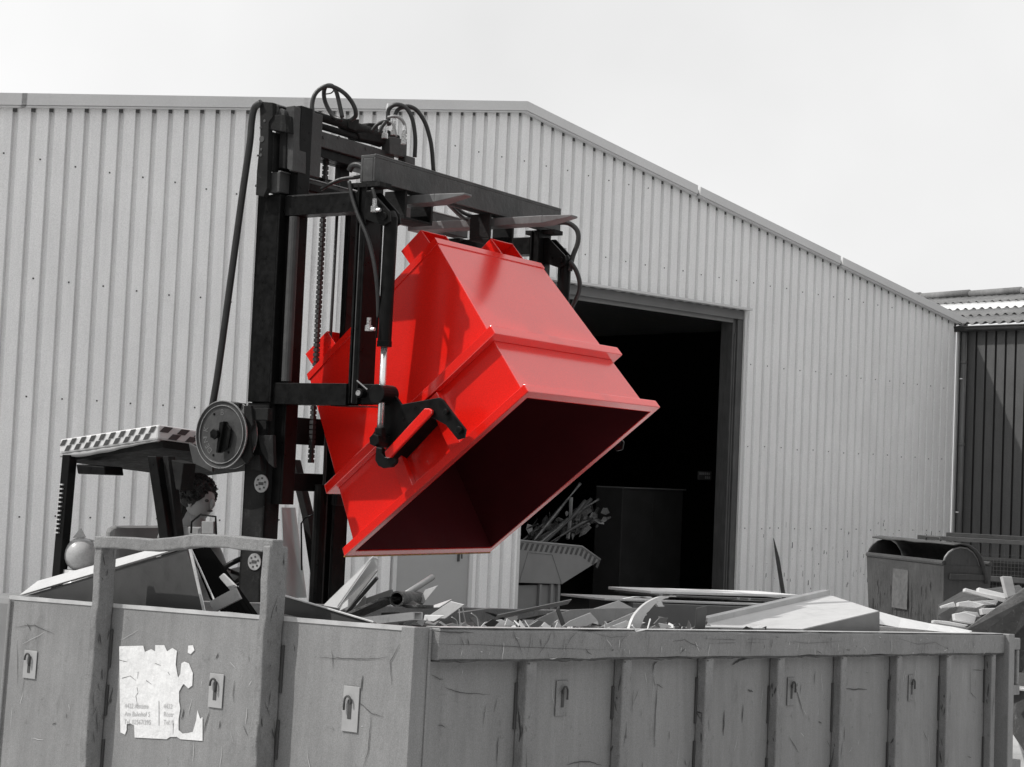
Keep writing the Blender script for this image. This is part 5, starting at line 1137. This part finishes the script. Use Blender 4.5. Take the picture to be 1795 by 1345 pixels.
# drip stains on the bin face as shapes of their own
mb=MB()
for k in range(190):
    u=R.uniform(.05,.97)*Lb; z=R.uniform(.4,zr_-.12)*(1 if R.random()<.4 else .8); h=R.uniform(.02,.2); w_=R.uniform(.002,.011)
    yy=lambda zz: .06*(1-(zz-.15)/(zr_-.17))-.012
    mb.face([BN.P(u-w_,yy(z-h),z-h),BN.P(u+w_*.4,yy(z-h),z-h),BN.P(u+w_,yy(z),z),BN.P(u-w_*.7,yy(z),z)])
mb.build('drip_stains',m_rust,bn)
for u in (.15,Lb-.2):
    for t_ in (.1,Wd-.12):
        mb=MB(); mb.tube([BN.P(u,t_,.075),BN.P(u+.04,t_,.075)],.075,14); mb.build('castor',m_rub,bn)
# mesh cage trailer behind the bin
CG=Fr((at(1608,938,20).x,20,0),V((1,-.55,0)).normalized(),V((.55,1,0)).normalized(),ZV); zc=at(1608,938,20).z
cg=root('mesh_cage','long dark wire-mesh cage container behind the waste bin','mesh cage',CG.P(1.5,.8,0))
for t_,z in ((0,zc),(1.3,zc+.02)):
    mb=MB(); mb.box(CG,0,4.4,t_,t_+.06,z-.05,z); mb.build('top_rail',m_dgr,cg,bev=.004)
for s in (0,1.4,2.8,4.34):
    for t_ in (0,1.3):
        mb=MB(); mb.box(CG,s,s+.06,t_,t_+.06,0,zc-.052); mb.build('corner_post',m_dgr,cg,bev=.004)
for z in (.15,zc-.42):
    mb=MB(); mb.box(CG,.062,4.33,-.01,.05,z-.06,z); mb.build('side_rail',m_dgr,cg,bev=.004)
mb=MB()
for k in range(110): mb.tube([CG.P(.04*k,.02,.1),CG.P(.04*k,.02,zc-.06)],.0025,4,cap=False)
for k in range(28): mb.tube([CG.P(0,.02,.12+k*.045),CG.P(4.38,.02,.12+k*.045)],.0025,4,cap=False)
mb.build('wire_mesh',m_dgr,cg)
mb=MB(); mb.box(CG,.05,4.35,.3,1.28,.1,zc-.25); mb.build('dark_load',m_blk2,cg,bev=.02)
# second container at the right edge with a diagonal beam, boards on its heap
k2=root('rusty_container','rough dark container at the right edge with a diagonal steel beam across its side','skip container',(4.9,13.2,0))
C2F=Fr((at(1690,1107,12.2).x,12.2,0),V((.93,-.36,0)).normalized(),V((.36,.93,0)).normalized(),ZV)
zz=at(1780,1090,12).z
mb=MB(); c0=at(1745,1130,12.0); 
wl_=[at(1700,1100,12.3),at(1800,1050,12.0),at(1830,1050,11.9),at(1830,1345,11.9),at(1797,1320,12.0),at(1758,1262,12.2),at(1745,1200,12.3)]
mb.solid(wl_,[q+V((.5,1.5,0)) for q in wl_]); mb.build('side_wall',m_stone,k2,bev=.01)
mb=MB(); A=[at(1688,1107,12.1),at(1800,1028,11.8),at(1800,1052,11.8),at(1726,1107,12.1)]; mb.solid(A,[q+V((.03,.1,0)) for q in A]); mb.build('diagonal_beam',m_beam,k2,bev=.006)
mb=MB(); A=[at(1755,1202,11.9),at(1800,1207,11.8),at(1800,1212,11.8),at(1755,1208,11.9)]; mb.solid(A,[q+V((.03,.12,0)) for q in A]); mb.build('step_edge',m_worn_lit,k2,bev=.004)
mb=MB(); A=[at(1755,1178,12.15),at(1800,1180,12.0),at(1800,1203,11.95),at(1755,1203,12.1)]; mb.solid(A,[q+V((0,.1,0)) for q in A]); mb.build('dark_recess',m_ink2,k2)
mb=MB(); A=[at(1645,1078,13.2),at(1690,1052,13.4),at(1800,1040,13.2),at(1800,1120,13.0),at(1640,1120,13.0)]
mb.solid(A,[q+V((.3,1.2,0)) for q in A]); tag(mb.build('rubble_mound',m_stone),'dark mound under the pale boards right of the waste bin','rubble')
for k,(pts,Y,m_,lb) in enumerate(([[(1692,1031),(1720,1039),(1772,1050),(1765,1058),(1691,1037)],13.0,m_white,'long white board pointing left, uppermost on the pale heap'],
 [[(1716,1030),(1770,1043),(1764,1052),(1714,1038)],13.1,m_white,'shorter white board overlapping the uppermost one'],
 [[(1757,1010),(1774,1011),(1781,1042),(1766,1048)],12.9,m_sh1,'pale board standing upright on the heap'],
 [[(1650,1062),(1672,1055),(1676,1064),(1652,1066)],12.8,m_white,'small perforated pale piece at the left of the heap'],
 [[(1680,1056),(1698,1053),(1726,1060),(1712,1066),(1680,1063)],12.8,m_white,'flat white slab in the middle of the heap'],
 [[(1700,1055),(1722,1053),(1748,1060),(1720,1062)],12.9,m_sh1,'grey-white slab behind the middle slab'],
 [[(1720,1053),(1752,1052),(1745,1062),(1726,1060)],13.0,m_sh1,'crumpled pale piece right of the middle slab'],
 [[(1672,1076),(1690,1073),(1712,1080),(1708,1094),(1674,1088)],12.5,m_white,'thick white block at the lower left of the heap'],
 [[(1690,1071),(1714,1074),(1718,1082),(1700,1082)],12.55,m_sh1,'light grey block resting on the thick white block'],
 [[(1636,1087),(1660,1089),(1698,1096),(1690,1100),(1636,1092)],12.4,m_white,'narrow white board lying lowest in the heap'],
 [[(1644,1092),(1696,1100),(1690,1104),(1650,1104)],12.35,m_sh2,'grey trough under the lowest white board'],
 [[(1720,1067),(1745,1066),(1740,1076),(1722,1078)],12.7,m_white,'white piece tucked against the diagonal beam'])):
    A=[at(x,y,Y) for x,y in pts]; mb=MB(); mb.solid(A,[q+V((.01,.10,-.012)) for q in A]); tag(mb.build('pale_board',m_,bev=.004),lb,'board')
# ------------------------------------------------------------------ tidy helper property
for o_ in D.objects:
    if '_o' in o_: del o_['_o']
